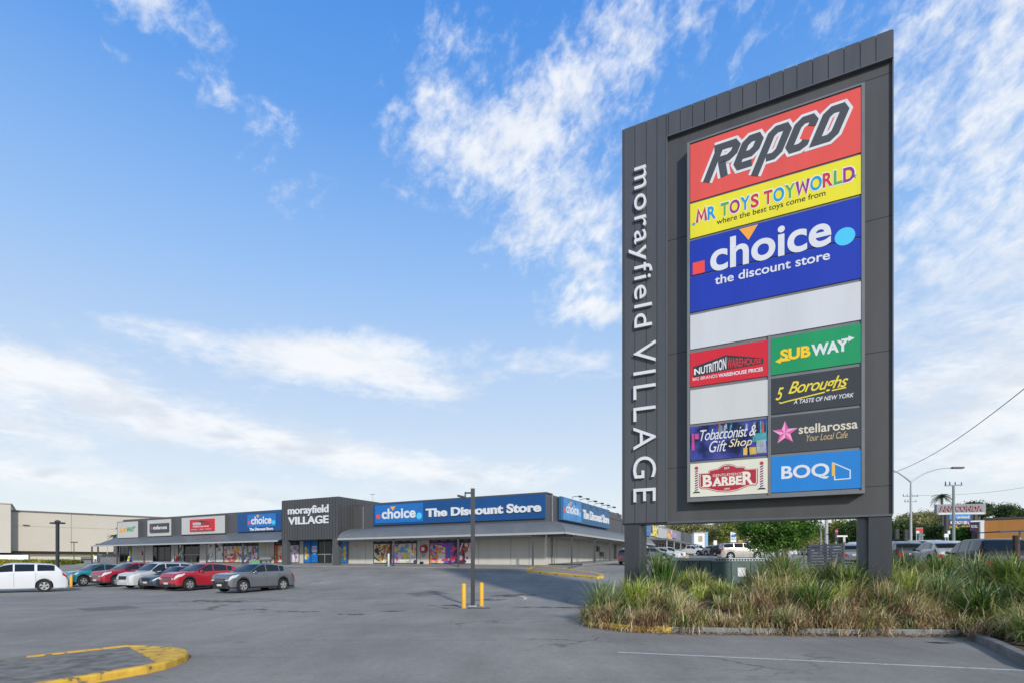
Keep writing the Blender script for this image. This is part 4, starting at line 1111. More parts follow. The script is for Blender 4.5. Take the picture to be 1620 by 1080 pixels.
s, q = board((891.5, 786.5, 823), (919.8, 794, 824), .34, mat('logo_blue_faded', lin('#3f86c0'), .4, var=.3, scale=1.5), b, 'logo_panel', .301, SD)
mb = MB(); choice_logo(mb, SD, (q[0] + .15, q[1] - .15, q[2] + .6, q[3] - .25), .341, .06); mb.build('logo', CH, s)
mb = MB(); mb.text(SD, 'The Discount Store', SD.rect((922, 807.5, 821), (963, 813, 827), .3), .301, .36, 0, bold=.075); mb.build('lettering', LETTER, b)
for i, px in enumerate((905, 917.5, 930, 941, 951, 960.5)):
    u = SD.uh(px, 800, .3)[0]; mb = MB(); t_ = r_[3]
    mb.tube([(.3, u, t_ - .02), (.32, u, t_ + .22), (1.15, u, t_ + .30)], .03, 6); mb.box(1.0, 1.3, u - .13, u + .13, t_ + .14, t_ + .27)
    mb.build('sign_floodlight', DARKP, b)
# taller bit of wall behind the side sign, door and cabinet on the side wall
mb = MB(); mb.box(-.5, -.03, 17.5, 24, 5.6, 5.9); mb.box(-.4, -.1, 22.2, 22.7, 5.9, 6.5); mb.build('side_parapet', CHAR, shop)
mb = MB(); v = SD.uh(973, 860)[0]; mb.box(-.01, .05, v - .45, v + .45, gz(0, v), gz(0, v) + 2.1); mb.build('side_door', mat('side_door_grey', (.16, .16, .15), .6), shop)
mb = MB(); v = SD.uh(944.5, 870)[0]; mb.box(0, .25, v - .3, v + .3, gz(0, v) + 1.1, gz(0, v) + 1.65); mb.build('meter_cabinet', mat('meter_grey', (.13, .13, .12), .6), shop)
# roof aerials and vents
for px, Y, hh in ((589.5, 62, 1.6), (390, 75, .6), (824, 56, .5)):
    p_ = at(px, Y); lx, v = loc_xy(p_.x, p_.y); mb = MB(); mb.tube([(lx, v, 6.3), (lx, v, 6.5 + hh)], .025, 6); mb.box(lx - .35, lx + .35, v - .02, v + .02, 6.42 + hh, 6.5 + hh); mb.build('roof_aerial', STEEL, shop)
# ------------------------------------------------------------------ cars
def paint(name, c, metal=.25): return mat('car_paint_' + name, c, .32, metal=metal, var=.02, coat=.6)
TYRE = mat('tyre_rubber', (.018, .018, .019), .85, var=.1)
RIM = mat('alloy_rim', (.50, .51, .52), .3, metal=.5, var=.05)
CGLASS = mat('car_glass', (.010, .013, .016), .05, var=0, spec=.5)
LAMP = mat('headlight_lens', (.62, .64, .66), .12, var=.1, scale=12)
TAIL = mat('tail_light_red', (.45, .012, .015), .2, var=.05)
TRIM = mat('car_black_trim', (.022, .022, .023), .6, var=.1)
CHROME = mat('chrome', (.55, .56, .57), .18, metal=.9, var=0)
PLATE = mat('number_plate', (.62, .62, .58), .5, var=.05)
PROF = {   # top line, as (distance from nose / length, height / overall height)
 'suv':   [(0, .42), (.012, .555), (.04, .62), (.12, .655), (.25, .685), (.285, .70), (.43, .955), (.50, 1.), (.64, .99), (.80, .925), (.86, .87), (.94, .69), (.985, .58), (1, .42)],
 'tall':  [(0, .42), (.012, .555), (.04, .61), (.12, .645), (.25, .675), (.285, .69), (.42, .955), (.50, 1.), (.66, .995), (.84, .965), (.885, .925), (.95, .70), (.985, .60), (1, .44)],
 'boxy':  [(0, .40), (.012, .50), (.04, .57), (.12, .615), (.24, .645), (.275, .665), (.40, .955), (.48, 1.), (.72, .995), (.90, .955), (.93, .92), (.975, .66), (.99, .56), (1, .42)],
 'hatch': [(0, .38), (.012, .46), (.05, .54), (.12, .60), (.24, .66), (.28, .69), (.44, .965), (.55, 1.), (.72, .97), (.85, .89), (.90, .83), (.97, .66), (.99, .56), (1, .42)],
 'sedan': [(0, .36), (.012, .45), (.05, .53), (.12, .585), (.25, .63), (.29, .65), (.43, .965), (.52, 1.), (.66, .975), (.72, .94), (.86, .71), (.95, .685), (.99, .58), (1, .42)],
 'ute':   [(0, .40), (.012, .50), (.04, .58), (.12, .62), (.24, .645), (.27, .665), (.38, .96), (.45, 1.), (.56, .985), (.60, .95), (.635, .60), (.97, .60), (.99, .56), (1, .40)],
 'wagon': [(0, .38), (.012, .47), (.05, .55), (.12, .60), (.25, .64), (.285, .66), (.42, .955), (.50, 1.), (.75, .99), (.89, .94), (.92, .90), (.975, .66), (.99, .56), (1, .42)],
}
GH = {'tall': (.28, .95), 'suv': (.28, .94), 'boxy': (.27, .965), 'hatch': (.275, .955), 'sedan': (.285, .85), 'ute': (.265, .63), 'wagon': (.28, .965)}
def interp(pts, x):
    for (a, p), (b, q) in zip(pts, pts[1:]):
        if x <= b: return p + (q - p) * (x - a) / (b - a)
    return pts[-1][1]
def car(kind, label, cat, loc, heading, pm, L=4.5, Wd=1.82, Hh=1.66, wb=2.67, wr=.355, group=None, clad=True, grille='dark', detail=1, rack=False, spare=False, roof=None, plate_rear=True, front_cap=False, glass=None):
    root = thing({'ute': 'utility_truck'}.get(kind, 'car'), label, cat, loc, heading, group)
    hw = Wd / 2; fo = (L - wb) * .47; xf, xr = L / 2 - fo, L / 2 - fo - wb
    prof = PROF[kind]; g0, g1 = GH[kind]
    belt = lambda t: Hh * ({'suv': .655, 'tall': .655, 'boxy': .635}.get(kind, .625) + .08 * (t - .3))
    def width(t):
        return hw * interp([(0, .74), (.015, .84), (.05, .925), (.14, .985), (.3, 1), (.8, 1), (.93, .965), (.98, .90), (1, .84)], t)
    AR = wr + .055
    def sect(t):
        x = L / 2 - t * L; zt = Hh * interp(prof, t); w = width(t)
        zlo = .21 + (.10 if t < .015 or t > .985 else 0)
        for xw in (xf, xr):
            dx_ = abs(x - xw)
            if dx_ < AR: zlo = max(zlo, wr + math.sqrt(AR * AR - dx_ * dx_) * 1.0)
        zb = min(belt(t), zt - .035) if g0 < t < g1 + .03 else zt - .05
        zb = max(zb, .42)
        zt = max(zt, zb + .03)
        gh = max(0, zt - zb - .06)
        ins = .30 * gh + (.10 if gh == 0 else .02) * 1.0
        zr_ = zlo + .11; zm = max(zr_ + .03, .62 * zb + .38 * zr_ if zr_ < .5 else (zr_ + zb) / 2)
        return [(x, 0, zlo), (x, w * .90, zlo), (x, w * .985, zlo + .02), (x, w * .995, min(zr_, zb - .05)), (x, w, min(zm, zb - .02)), (x, w * .975, zb),
                (x, w * .975 - ins * .86, zb + (zt - zb) * .86), (x, (w * .975 - ins) * .86, zt - .008 * (gh > 0) - .004), (x, 0, zt)]
    ts = sorted(set([0, .006, .012, .025, .04, .06, .09] + [g0 - .01, g0, g1, .97, .985, .994, 1] + [i / 48 for i in range(1, 48)] + [p for p, _ in prof]
             + [(L / 2 - xw - AR * math.cos(a)) / L for xw in (xf, xr) for a in [math.pi * k / 12 for k in range(13)]]))
    ts = [t for i, t in enumerate(ts) if 0 <= t <= 1 and (i == 0 or t - ts[i - 1] > .0008)]
    S = [sect(t) for t in ts]; m = len(S[0]); mb = MB()
    for s in (1, -1):
        n0 = len(mb.v)
        for r_ in S: mb.v += [(x, y * s, z) for x, y, z in r_]
        for i in range(len(S) - 1):
            for k in range(m - 1):
                a = n0 + i * m + k; mb.f.append((a, a + 1, a + m + 1, a + m)); mb.m.append(1 if (k < 3 and clad) or k < 1 else (2 if roof and k >= 6 and g0 + .12 < ts[i] < g1 - .08 else 0))
        for e in (0, len(S) - 1): mb.f.append(tuple(n0 + e * m + k for k in range(m))); mb.m.append(1 if front_cap and e == 0 else 0)
    me_m = [pm, TRIM, roof or pm]
    b = bmesh.new(); o = mb.build('body', me_m, root, fix=False)
    b.from_mesh(o.data); bmesh.ops.remove_doubles(b, verts=b.verts, dist=.0008); bmesh.ops.recalc_face_normals(b, faces=b.faces); b.to_mesh(o.data); b.free()
    o.data.polygons.foreach_set('use_smooth', [True] * len(o.data.polygons)); o.data.set_sharp_from_angle(angle=R(38))
    gm = glass or CGLASS
    # side glass
    top_t = max(p for p, h in prof if h > .94)
    spans = {'tall': [(g0 + .035, .50), (.515, .69), (.715, .875)], 'suv': [(g0 + .035, .515), (.53, .72), (.733, .80)], 'boxy': [(g0 + .03, .49), (.505, .70), (.72, .93)], 'hatch': [(g0 + .04, .54), (.555, .78), (.79, .85)],
             'sedan': [(g0 + .04, .53), (.545, .72), (.73, .775)], 'ute': [(g0 + .03, .44), (.455, .585)], 'wagon': [(g0 + .03, .50), (.515, .71), (.73, .92)]}[kind]
    for s in (1, -1):
        for a, c in spans:
            q = MB(); k = 9
            for i in range(k + 1):
                r_ = sect(a + (c - a) * i / k); p5, p6 = Vector(r_[5]), Vector(r_[6])
                e0 = p5.lerp(p6, .10); e1 = p5.lerp(p6, .97)
                if p6.z - p5.z < .05: e0 = p5.lerp(p6, .45); e1 = p5.lerp(p6, .55)
                for e in (e0, e1): q.v.append((e.x, (e.y + .007) * s, e.z))
            for i in range(k): q.f.append((2 * i, 2 * i + 1, 2 * i + 3, 2 * i + 2)); q.m.append(0)
            q.build('side_window', gm, root, smooth=40)
    def screen(name, a, c, inset):
        q = MB(); k = 6
        for i in range(k + 1):
            r_ = sect(a + (c - a) * i / k); p6, p7, p8 = [Vector(r_[j]) for j in (6, 7, 8)]
            d = .012
            dn = Vector((d if name == 'windscreen' else -d, 0, d))
            for e in (p7.lerp(p6, inset), p7, p8, Vector((p7.x, -p7.y, p7.z)), Vector((p7.x, -p7.lerp(p6, inset).y, p7.lerp(p6, inset).z))): q.v.append(tuple(e + dn))
        for i in range(k):
            for j in range(4): q.f.append((5 * i + j, 5 * i + j + 1, 5 * i + j + 6, 5 * i + j + 5)); q.m.append(0)
        q.build(name, gm, root, smooth=50)
    wt = {'tall': .415, 'suv': .425, 'boxy': .395, 'hatch': .435, 'sedan': .425, 'ute': .375, 'wagon': .415}[kind]
    screen('windscreen', g0 + .012, wt, .55)
    rw = {'tall': (.89, .94), 'suv': (.865, .93), 'boxy': (.93, .968), 'hatch': (.87, .955), 'sedan': (.735, .84), 'ute': (.603, .63), 'wagon': (.92, .968)}[kind]
    screen('rear_window', rw[0], rw[1], .5)
    # wheels
    for xw in (xf, xr):
        for s in (1, -1):
            yc = s * (width(.5) - .115)
            q = MB(); q.lathe([(wr * .62, -.10), (wr * .93, -.105), (wr, -.07), (wr, .07), (wr * .93, .105), (wr * .62, .10), (wr * .62, -.10)], 'y', (xw, yc, wr), 24)
            wo_ = q.build('wheel', TYRE, root, smooth=45)
            q = MB(); yo = yc + s * .085
            q.lathe([(wr * .66, 0), (wr * .66, s * .012), (wr * .57, s * .006), (wr * .55, -s * .05)], 'y', (xw, yo, wr), 24)
            for j in range(5):
                a = 2 * math.pi * j / 5 + .3
                for da in (-.16, .16) if detail > 1 else (0,):
                    d_ = Vector((math.cos(a + da), 0, math.sin(a + da))); n_ = Vector((-d_.z, 0, d_.x)); w0, w1 = (.02, .028) if detail > 1 else (.04, .05)
                    c_ = Vector((xw, yo, wr)); y0 = Vector((0, s * .008, 0))
                    P_ = [c_ + d_ * .03 - n_ * w0 + y0, c_ + d_ * .03 + n_ * w0 + y0, c_ + d_ * wr * .6 + n_ * w1 + y0, c_ + d_ * wr * .6 - n_ * w1 + y0]
                    q.add([tuple(p) for p in P_] + [tuple(p - Vector((0, s * .04, 0))) for p in P_], [(0, 1, 2, 3), (0, 1, 5, 4), (1, 2, 6, 5), (2, 3, 7, 6), (3, 0, 4, 7)])
            q.lathe([(0, s * .014), (.05, s * .012), (.06, -.0)], 'y', (xw, yo, wr), 12)
            q.build('rim', RIM, wo_)
            q = MB(); q.lathe([(0, -s * .02), (wr * .6, -s * .02)], 'y', (xw, yo, wr), 20); q.build('brake_well', TRIM, wo_)
    # arch linings so no daylight shows through the body
    q = MB(); q.box(xr - .5, xf + .5, -hw * .55, hw * .55, .24, .6); q.build('underbody', TRIM, root)
    # nose and tail
    def nose(t): return L / 2 - t * L
    zg_ = Hh * .42
    q = MB(); gw = hw * (.50 if grille == 'dark' else .46)
    q.prism([(nose(.02), -gw), (nose(-.004), -gw * .9), (nose(-.004), gw * .9), (nose(.02), gw)], zg_ - .13, zg_ + .09)
    go = q.build('grille', TRIM if grille == 'dark' else CHROME, root)
    if grille != 'dark' or detail > 1:
        q = MB()
        for j in range(3): q.box(nose(-.007), nose(-.0035), -gw * .85, gw * .85, zg_ - .10 + j * .06, zg_ - .08 + j * .06)
        q.build('grille_bar', CHROME if grille == 'dark' else TRIM, go)
    q = MB(); q.prism([(nose(.025), -hw * .80), (nose(-.006), -hw * .62), (nose(-.006), hw * .62), (nose(.025), hw * .80)], .24, .40); q.build('front_bumper', TRIM if clad else pm, root)
    q = MB(); q.box(nose(-.012), nose(-.006), -.19, .19, .37, .48); q.build('number_plate', PLATE, root)
    q = MB(); q.prism([(nose(1.004), -hw * .78), (nose(.97), -hw * .9), (nose(.97), hw * .9), (nose(1.004), hw * .78)], .27, .52); q.build('rear_bumper', TRIM if clad else pm, root)
    if plate_rear: q = MB(); q.box(nose(1.008), nose(1.002), -.19, .19, .60, .71); q.build('number_plate', PLATE, root)
    for s in (1, -1):
        q = MB(); k = 7                                          # lamp lens wrapped round the front corner
        for i in range(k + 1):
            t = .006 + (.125 - .006) * i / k; r_ = sect(t); p4, p5 = Vector(r_[4]), Vector(r_[5]); f_ = 1 - .55 * (i / k)
            lo_ = p5.lerp(p4, .12 + .75 * f_); hi_ = p5.lerp(p4, .10)
            for e in (lo_, hi_): q.v.append((e.x + .006, (e.y + .008) * s, e.z))
        for i in range(k): q.f.append((2 * i, 2 * i + 1, 2 * i + 3, 2 * i + 2)); q.m.append(0)
        r_ = sect(.006); p4, p5 = Vector(r_[4]), Vector(r_[5]); xx = nose(-.005)
        q.add([(xx, (p5.y) * s, p5.z - .02), (xx, gw * 1.02 * s, p5.z - .05), (xx, gw * 1.02 * s, p5.lerp(p4, .7).z), (xx, p4.y * .98 * s, p5.lerp(p4, .85).z)], [(0, 1, 2, 3)])
        q.build('headlight', LAMP, root, smooth=60)
        q = MB()                                                 # tail light
        for i in range(5):
            t = .945 + .05 * i / 4; r_ = sect(t); p4, p5 = Vector(r_[4]), Vector(r_[5])
            for e in (p5.lerp(p4, .62), p5.lerp(p4, .08)): q.v.append((e.x - .006, (e.y + .009) * s, e.z))
        for i in range(4): q.f.append((2 * i, 2 * i + 1, 2 * i + 3, 2 * i + 2)); q.m.append(0)
        r_ = sect(.995); p4, p5 = Vector(r_[4]), Vector(r_[5]); xx = nose(1.003)
        q.add([(xx, p5.y * s, p5.z + .02), (xx, p5.y * .62 * s, p5.z + .02), (xx, p5.y * .66 * s, p5.z - .14), (xx, p4.y * s, p5.z - .2)], [(0, 1, 2, 3)])
        q.build('tail_light', TAIL, root, smooth=60)
        r_ = sect(g0 + .055); p5 = Vector(r_[5])
        q = MB(); q.ellip((p5.x, (p5.y + .12) * s, p5.z + .07), (.075, .11, .075)); q.box(p5.x - .03, p5.x + .03, *sorted((s * (p5.y - .02), s * (p5.y + .06))), p5.z + .01, p5.z + .05)
        q.build('mirror', pm if detail > 1 else TRIM, root, smooth=40)
        for t in ((.485, .70) if kind not in ('ute',) else (.43, .58)):
            q = MB(); r_ = sect(t); q.box(r_[5][0] - .1, r_[5][0] + .1, *sorted((s * (r_[5][1] + .0), s * (r_[5][1] + .035))), r_[5][2] - .13, r_[5][2] - .10); q.build('door_handle', pm if not rack else TRIM, root)
        for t in ((g0 + .02, spans[0][1] + .008, spans[1][1] + .01)):
            q = MB()
            for t0, t1 in ((t, t + .002),):
                r0_, r1_ = sect(t0), sect(t1); q.add([(r0_[k][0], (r0_[k][1] + .003) * s, r0_[k][2]) for k in (3, 4, 5)] + [(r1_[k][0], (r1_[k][1] + .003) * s, r1_[k][2]) for k in (3, 4, 5)], [(0, 1, 4, 3), (1, 2, 5, 4)]); q.build('door_seam', SEAM, root)

        if rack:
            q = MB(); za = Hh + .03; yy = s * (sect(.55)[6][1] - .05); q.tube([(nose(.46), yy, za - .04), (nose(.49), yy, za), (nose(.80), yy, za - .02), (nose(.83), yy, za - .09)], .022, 6); q.build('roof_rail', RIM if rack == 1 else TRIM, root)
    if spare: q = MB(); q.lathe([(0, -.14), (.30, -.14), (.35, -.1), (.35, .1), (.0, .1)], 'x', (-L / 2 - .1, -.1, .95), 20); q.build('spare_wheel', TYRE, root, smooth=40)
    return root
HN = math.atan2(-.888, -.460)                                  # nose towards the car park
def place(kind, label, pxw, pyw, pm, hd=HN, Yf=None, **k):
    """stand a car so that its front left wheel touches the ground at a photo pixel"""
    L, Wd, wb = k.get('L', 4.5), k.get('Wd', 1.82), k.get('wb', 2.67)
    p = gp(pxw, pyw); xf = L / 2 - (L - wb) * .47
    f_ = Vector((math.cos(hd), math.sin(hd), 0)); l_ = Vector((-math.sin(hd), math.cos(hd), 0))
    c = p - f_ * xf - l_ * (Wd / 2 - .05)
    o = car(kind, label, 'car', (c.x, c.y, zg(c.x, c.y) - .0), hd, pm, **k)
    return o
GR = 'cars parked in the bays in front of the shops'
SILV = paint('grey_silver', (.19, .198, .212), .5); RED = paint('deep_red', (.42, .014, .028), .1); PEARL = paint('pale_silver', (.60, .61, .60), .25)
NAVYP = paint('slate_blue', (.055, .075, .10), .4); RED2 = paint('ruby_red', (.36, .014, .028), .1); TEAL = paint('teal', (.015, .27, .32), .2); WHT = paint('white', (.66, .67, .68), .0)
DARKC = paint('graphite', (.055, .058, .062), .4); BEIGE = paint('champagne', (.46, .43, .38), .3); SKYP = paint('ice_silver', (.42, .45, .48), .4)
place('suv', 'silver grey crossover with black grille, nearest of the parked row', 385, 937.5, SILV, L=4.42, Wd=1.81, Hh=1.66, group=GR, detail=2, front_cap=True)
place('suv', 'red crossover beside the silver grey one, with chrome window line', 300, 934, RED, L=4.57, Wd=1.83, Hh=1.66, wb=2.72, group=GR, detail=2)
place('hatch', 'low dark slate blue hatchback squeezed between the pale silver wagon and a red crossover', 262, 932.0, NAVYP, L=4.15, Wd=1.74, Hh=1.46, wb=2.55, wr=.31, group=GR, clad=False)
place('boxy', 'pale silver soft roader with a tall roof and rounded nose', 229, 931, PEARL, L=4.55, Wd=1.82, Hh=1.70, wb=2.65, group=GR, clad=False, rack=1)
place('suv', 'ruby red wagon with a chrome mesh grille, beside the teal one', 184.5, 927.5, RED2, L=4.65, Wd=1.86, Hh=1.68, wb=2.74, group=GR, grille='chrome')
place('suv', 'teal crossover with a black roof, behind the yellow bollard', 132, 927, TEAL, L=4.2, Wd=1.78, Hh=1.60, wb=2.5, group=GR, roof=DARKC)
# white wagon driving off to the left
hd = math.atan2(-.66, -.75); p = gp(70, 935.5); L_, wb_, W_ = 4.88, 2.84, 1.9; f_ = Vector((math.cos(hd), math.sin(hd), 0)); l_ = Vector((-math.sin(hd), math.cos(hd), 0))
xr_ = L_ / 2 - (L_ - wb_) * .47 - wb_; c = p - f_ * xr_ - l_ * (W_ / 2 - .05)
car('tall', 'white family wagon cut off by the left edge of the car park view', 'car', (c.x, c.y, zg(c.x, c.y)), hd, WHT, L=L_, Wd=W_, Hh=1.72, wb=wb_, wr=.36, clad=False, detail=2)
# cars behind the sign
def bcar(kind, label, px, Y, hdv, pm, cat='car', dz=0., **k):
    p = at(px, Y); return car(kind, label, cat, (p.x, p.y, p.z + dz), math.atan2(hdv[1], hdv[0]), pm, **k)
GS = 'cars parked along the far row of shops'; NX = (.888, -.46)
bcar('sedan', 'silver grey sedan parked nearest in front of the far shop row', 1033, 61, NX, SILV, Hh=1.46, L=4.7, clad=False, wr=.32, group=GS)
bcar('sedan', 'white sedan parked next to the silver sedan by the far shops', 1047, 65.5, NX, WHT, Hh=1.47, L=4.7, clad=False, wr=.32, group=GS)
bcar('hatch', 'white hatchback third along the far shops, beside the planter', 1060, 71, NX, WHT, Hh=1.5, L=4.2, clad=False, wr=.31, group=GS)
bcar('hatch', 'black car with only its nose showing behind the left sign leg', 1003, 47.5, (.46, .888), DARKC, Hh=1.5, L=4.2, clad=False, wr=.31)
GD = 'vehicles at the far end of the car park'
bcar('ute', 'white utility truck parked far off before the gum trees', 1093, 92, (.8, -.6), WHT, 'utility truck', Hh=1.75, L=5.2, Wd=1.86, wb=3.1, wr=.37, group=GD)
bcar('ute', 'second white utility truck, just right of the first one', 1103, 98, (.9, -.3), WHT, 'utility truck', Hh=1.78, L=5.2, Wd=1.86, wb=3.1, wr=.37, group=GD)
bcar('suv', 'dark wagon parked beyond the champagne four wheel drive', 1148, 82, (.5, -.85), DARKC, Hh=1.75, L=4.7, group=GD)
bcar('suv', 'small silver crossover far off below the white pole sign', 1133, 88, (.5, -.85), SKYP, Hh=1.65, group=GD)
bcar('boxy', 'champagne four wheel drive with a spare wheel on its back door', 1172, 60, (.97, -.1), BEIGE, 'four wheel drive', Hh=1.86, L=4.7, Wd=1.88, wb=2.79, wr=.39, spare=True, clad=False, plate_rear=False, rack=2)
bcar('wagon', 'silver wagon partly hidden under the round green tree', 1215, 61, (.9, .1), SKYP, Hh=1.6, L=4.7, clad=False)
# traffic on the road to the right
GT = 'traffic queueing on the road'; RD = (.35, .94)
ROAD_Z = 0.
bcar('hatch', 'ice silver hatchback with a raked rear window on the road, beside the utility pole', 1486, 31.5, RD, SKYP, dz=.3, Hh=1.56, L=4.4, clad=False, group=GT)
bcar('boxy', 'big black wagon with bright tail light at the right end of the traffic', 1553, 25.5, RD, mat('car_paint_near_black', (.007, .0075, .009), .3, var=.02, spec=.3), dz=.25, Hh=1.9, L=4.9, Wd=1.9, wb=2.8, wr=.39, clad=True, group=GT)
bcar('wagon', 'silver wagon second in the traffic left of the ice silver hatchback', 1452, 38, RD, SILV, dz=.1, Hh=1.6, L=4.6, clad=False, group=GT)
bcar('hatch', 'dark hatchback in the traffic just right of the right sign leg', 1427, 37, RD, DARKC, dz=.1, Hh=1.55, L=4.2, clad=False, group=GT)
bcar('suv', 'white crossover furthest right of the sign leg, top just showing', 1470, 47, RD, WHT, dz=.1, Hh=1.68, group=GT)
bcar('suv', 'red crossover in the traffic, roof showing beside the utility pole', 1482, 56, RD, RED, dz=.2, Hh=1.62, group=GT)
bcar('hatch', 'grey hatchback seen from behind between the slat fence and the sign leg', 1342.5, 42, RD, SILV, Hh=1.55, L=4.2, clad=False, group=GT)
bcar('suv', 'white crossover behind the grey hatchback left of the sign leg', 1356, 48, RD, WHT, Hh=1.7, group=GT)
k = 0
for px, Y, pm, nm, kd in ((1275, 84, WHT, 'white', 'sedan'), (1288, 80, SKYP, 'ice silver', 'wagon'), (1300, 84, SILV, 'silver grey', 'suv'), (1312, 80, RED, 'red', 'hatch'), (1323, 76, DARKC, 'graphite', 'suv'), (1333, 72, PEARL, 'pale silver', 'wagon')):
    bcar(kd, nm + ' car in the far line of traffic above the slat fence', px, Y, (-.3, -.95), pm, Hh=1.55, L=4.5, clad=False, group=GT)
# ------------------------------------------------------------------ poles, bollards, cabinet, fence near the sign
def lot_lamp(label, px, py, top_py, heads):
    p = gp(px, py); h = CZ + (H - top_py) / F * p.y - p.z
    o = thing('car_park_lamp', label, 'car park lamp', p, 0, 'dark lamp posts in the car park')
    mb = MB(); mb.box(-.075, .075, -.075, .075, -.1, h); mb.build('pole', DARKP, o)
    mb = MB(); mb.box(-.16, .16, -.16, .16, 0, .03)
    for a in (-.12, .12):
        for b in (-.12, .12): mb.tube([(a, b, .03), (a, b, .07)], .015, 6)
    mb.build('base_plate', STEEL, o)
    return o, h
o, h = lot_lamp('slim dark lamp post with one small floodlight, standing between two yellow bollards', 748, 958, 772, 1)
mb = MB(); mb.box(-.30, -.07, -.025, .025, h - .20, h - .14); mb.box(-.32, -.27, -.03, .03, h - .34, h - .13); mb.build('bracket', DARKP, o)
mb = MB(); mb.add([(-.26, -.12, h - .40), (-.26, .12, h - .40), (-.60, .15, h - .30), (-.60, -.15, h - .30), (-.26, -.12, h - .32), (-.26, .12, h - .32), (-.58, .15, h - .25), (-.58, -.15, h - .25)], [(0, 1, 2, 3), (4, 5, 6, 7), (0, 1, 5, 4), (1, 2, 6, 5), (2, 3, 7, 6), (3, 0, 4, 7)]); mb.build('floodlight', BLACK, o)
o, h = lot_lamp('dark lamp post with two flat lamp heads, behind the tail of the white wagon', 91, 930, 825, 2)
for s in (-1, 1):
    mb = MB(); mb.prism([(s * .06, -.12), (s * .42, -.14), (s * .42, .14), (s * .06, .12)], h - .12, h - .02); mb.build('lamp_head', BLACK, o)
mb = MB(); mb.ellip((0, 0, h + .02), (.18, .16, .12)); mb.build('cap', DARKP, o)
def bollard(label, px, py, top):
    p = gp(px, py); h = CZ + (H - top) / F * p.y - p.z
    o = thing('bollard', label, 'bollard', p, 0, 'yellow steel bollards')
    mb = MB(); mb.lathe([(.085, -.1), (.085, h - .04), (.075, h - .01), (.04, h), (0, h)], n=18); mb.build('post', YEL, o, smooth=40)
    mb = MB(); mb.lathe([(.13, 0), (.12, .03), (.088, .035)], n=18); mb.build('footing', CONC, o)
bollard('yellow bollard left of the slim lamp post', 733.8, 961.5, 922)
bollard('yellow bollard right of the slim lamp post', 761.8, 958.5, 920.5)
bollard('yellow bollard standing before the teal crossover', 112.5, 930, 909)
# steel bin and post at the shop front
p = lw(FP.uh(617.5, 890, 2.5)[0], -2.75); tag(MB().lathe([(.12, 0), (.12, 1.25), (.09, 1.3), (0, 1.3)], n=14).build('steel_post', STEEL, loc=p, smooth=40), 'short grey steel post at the foot of the awning post before the food poster', 'post')
# bench against the wall
p = lw(FP.uh(419, 885, .5)[0], -.5); o = thing('park_bench', 'pale slatted bench against the cream wall between shop posters', 'bench', p, YAW)
mb = MB()
for i in range(3): mb.box(-1.0, 1.0, -.42 + i * .15, -.30 + i * .15, .43, .47)
mb.build('seat', STEEL, o); mb = MB()
for i in range(3): mb.box(-1.0, 1.0, .06, .10, .55 + i * .14, .66 + i * .14)
mb.build('backrest', STEEL, o)
for s in (-.8, .8): mb = MB(); mb.box(s - .03, s + .03, -.4, -.34, 0, .43); mb.box(s - .03, s + .03, .1, .15, 0, .95); mb.build('leg', DARKP, o)
p = lw(*[FP.uh(404, 889, .9)[0], -.9]); tag(MB().prism([(-.6, -.2), (.6, -.2), (.6, .2), (-.6, .2)], 0, .45).build('planter_box', mat('planter_green', (.12, .34, .10), .6), loc=p), 'low green box on the footpath under the colourful toy poster', 'box')
# a frame signs
for px, lab, c in ((277.5, 'red and white folding sign on the footpath before the grey portrait posters', (.5, .05, .05)), (205.5, 'blue folding sign with a yellow top at the left shop door', (.03, .18, .42))):
    p = lw(FP.uh(px, 888, 1.6)[0], -1.6); o = thing('pavement_sign', lab, 'folding sign', p, YAW, 'folding signs on the footpath')
    for s in (-1, 1):
        mb = MB(); mb.add([(-.32, s * .28, 0), (.32, s * .28, 0), (.32, s * .03, 1.1), (-.32, s * .03, 1.1), (-.32, s * .25, 0), (.32, s * .25, 0), (.32, s * .0, 1.1), (-.32, s * .0, 1.1)], [(0, 1, 2, 3), (4, 5, 6, 7), (0, 1, 5, 4), (1, 2, 6, 5), (2, 3, 7, 6), (3, 0, 4, 7)]); bd = mb.build('sign_board', mat('fold_%.2f' % c[0], c, .5, var=.05), o)
    mb = MB(); mb.add([(-.25, -.23, .3), (.25, -.23, .3), (.25, -.15, .62), (-.25, -.15, .62)], [(0, 1, 2, 3)]); mb.add([(-.25, -.12, .75), (.25, -.12, .75), (.25, -.065, .95), (-.25, -.065, .95)], [(0, 1, 2, 3)])
    mb.v = [(x, y - .03, z) for x, y, z in mb.v]; mb.build('notice', LETTER if px > 250 else balloon[0], o)
# chairs and table under the side awning
p = lw(1.0, SD.uh(953, 880, 1)[0]); o = thing('cafe_chair', 'dark chair under the side awning beside the cream wall', 'chair', (p.x, p.y, p.z + .13), YAW)
MB().box(-.25, .25, -.25, .25, .42, .46).build('seat', DARKP, o); MB().box(-.25, .25, -.28, -.25, .47, .9).build('backrest', DARKP, o)
for a in (-.22, .22):
    for b in (-.22, .22): MB().box(a - .02, a + .02, b - .02, b + .02, 0, .42).build('leg', DARKP, o)
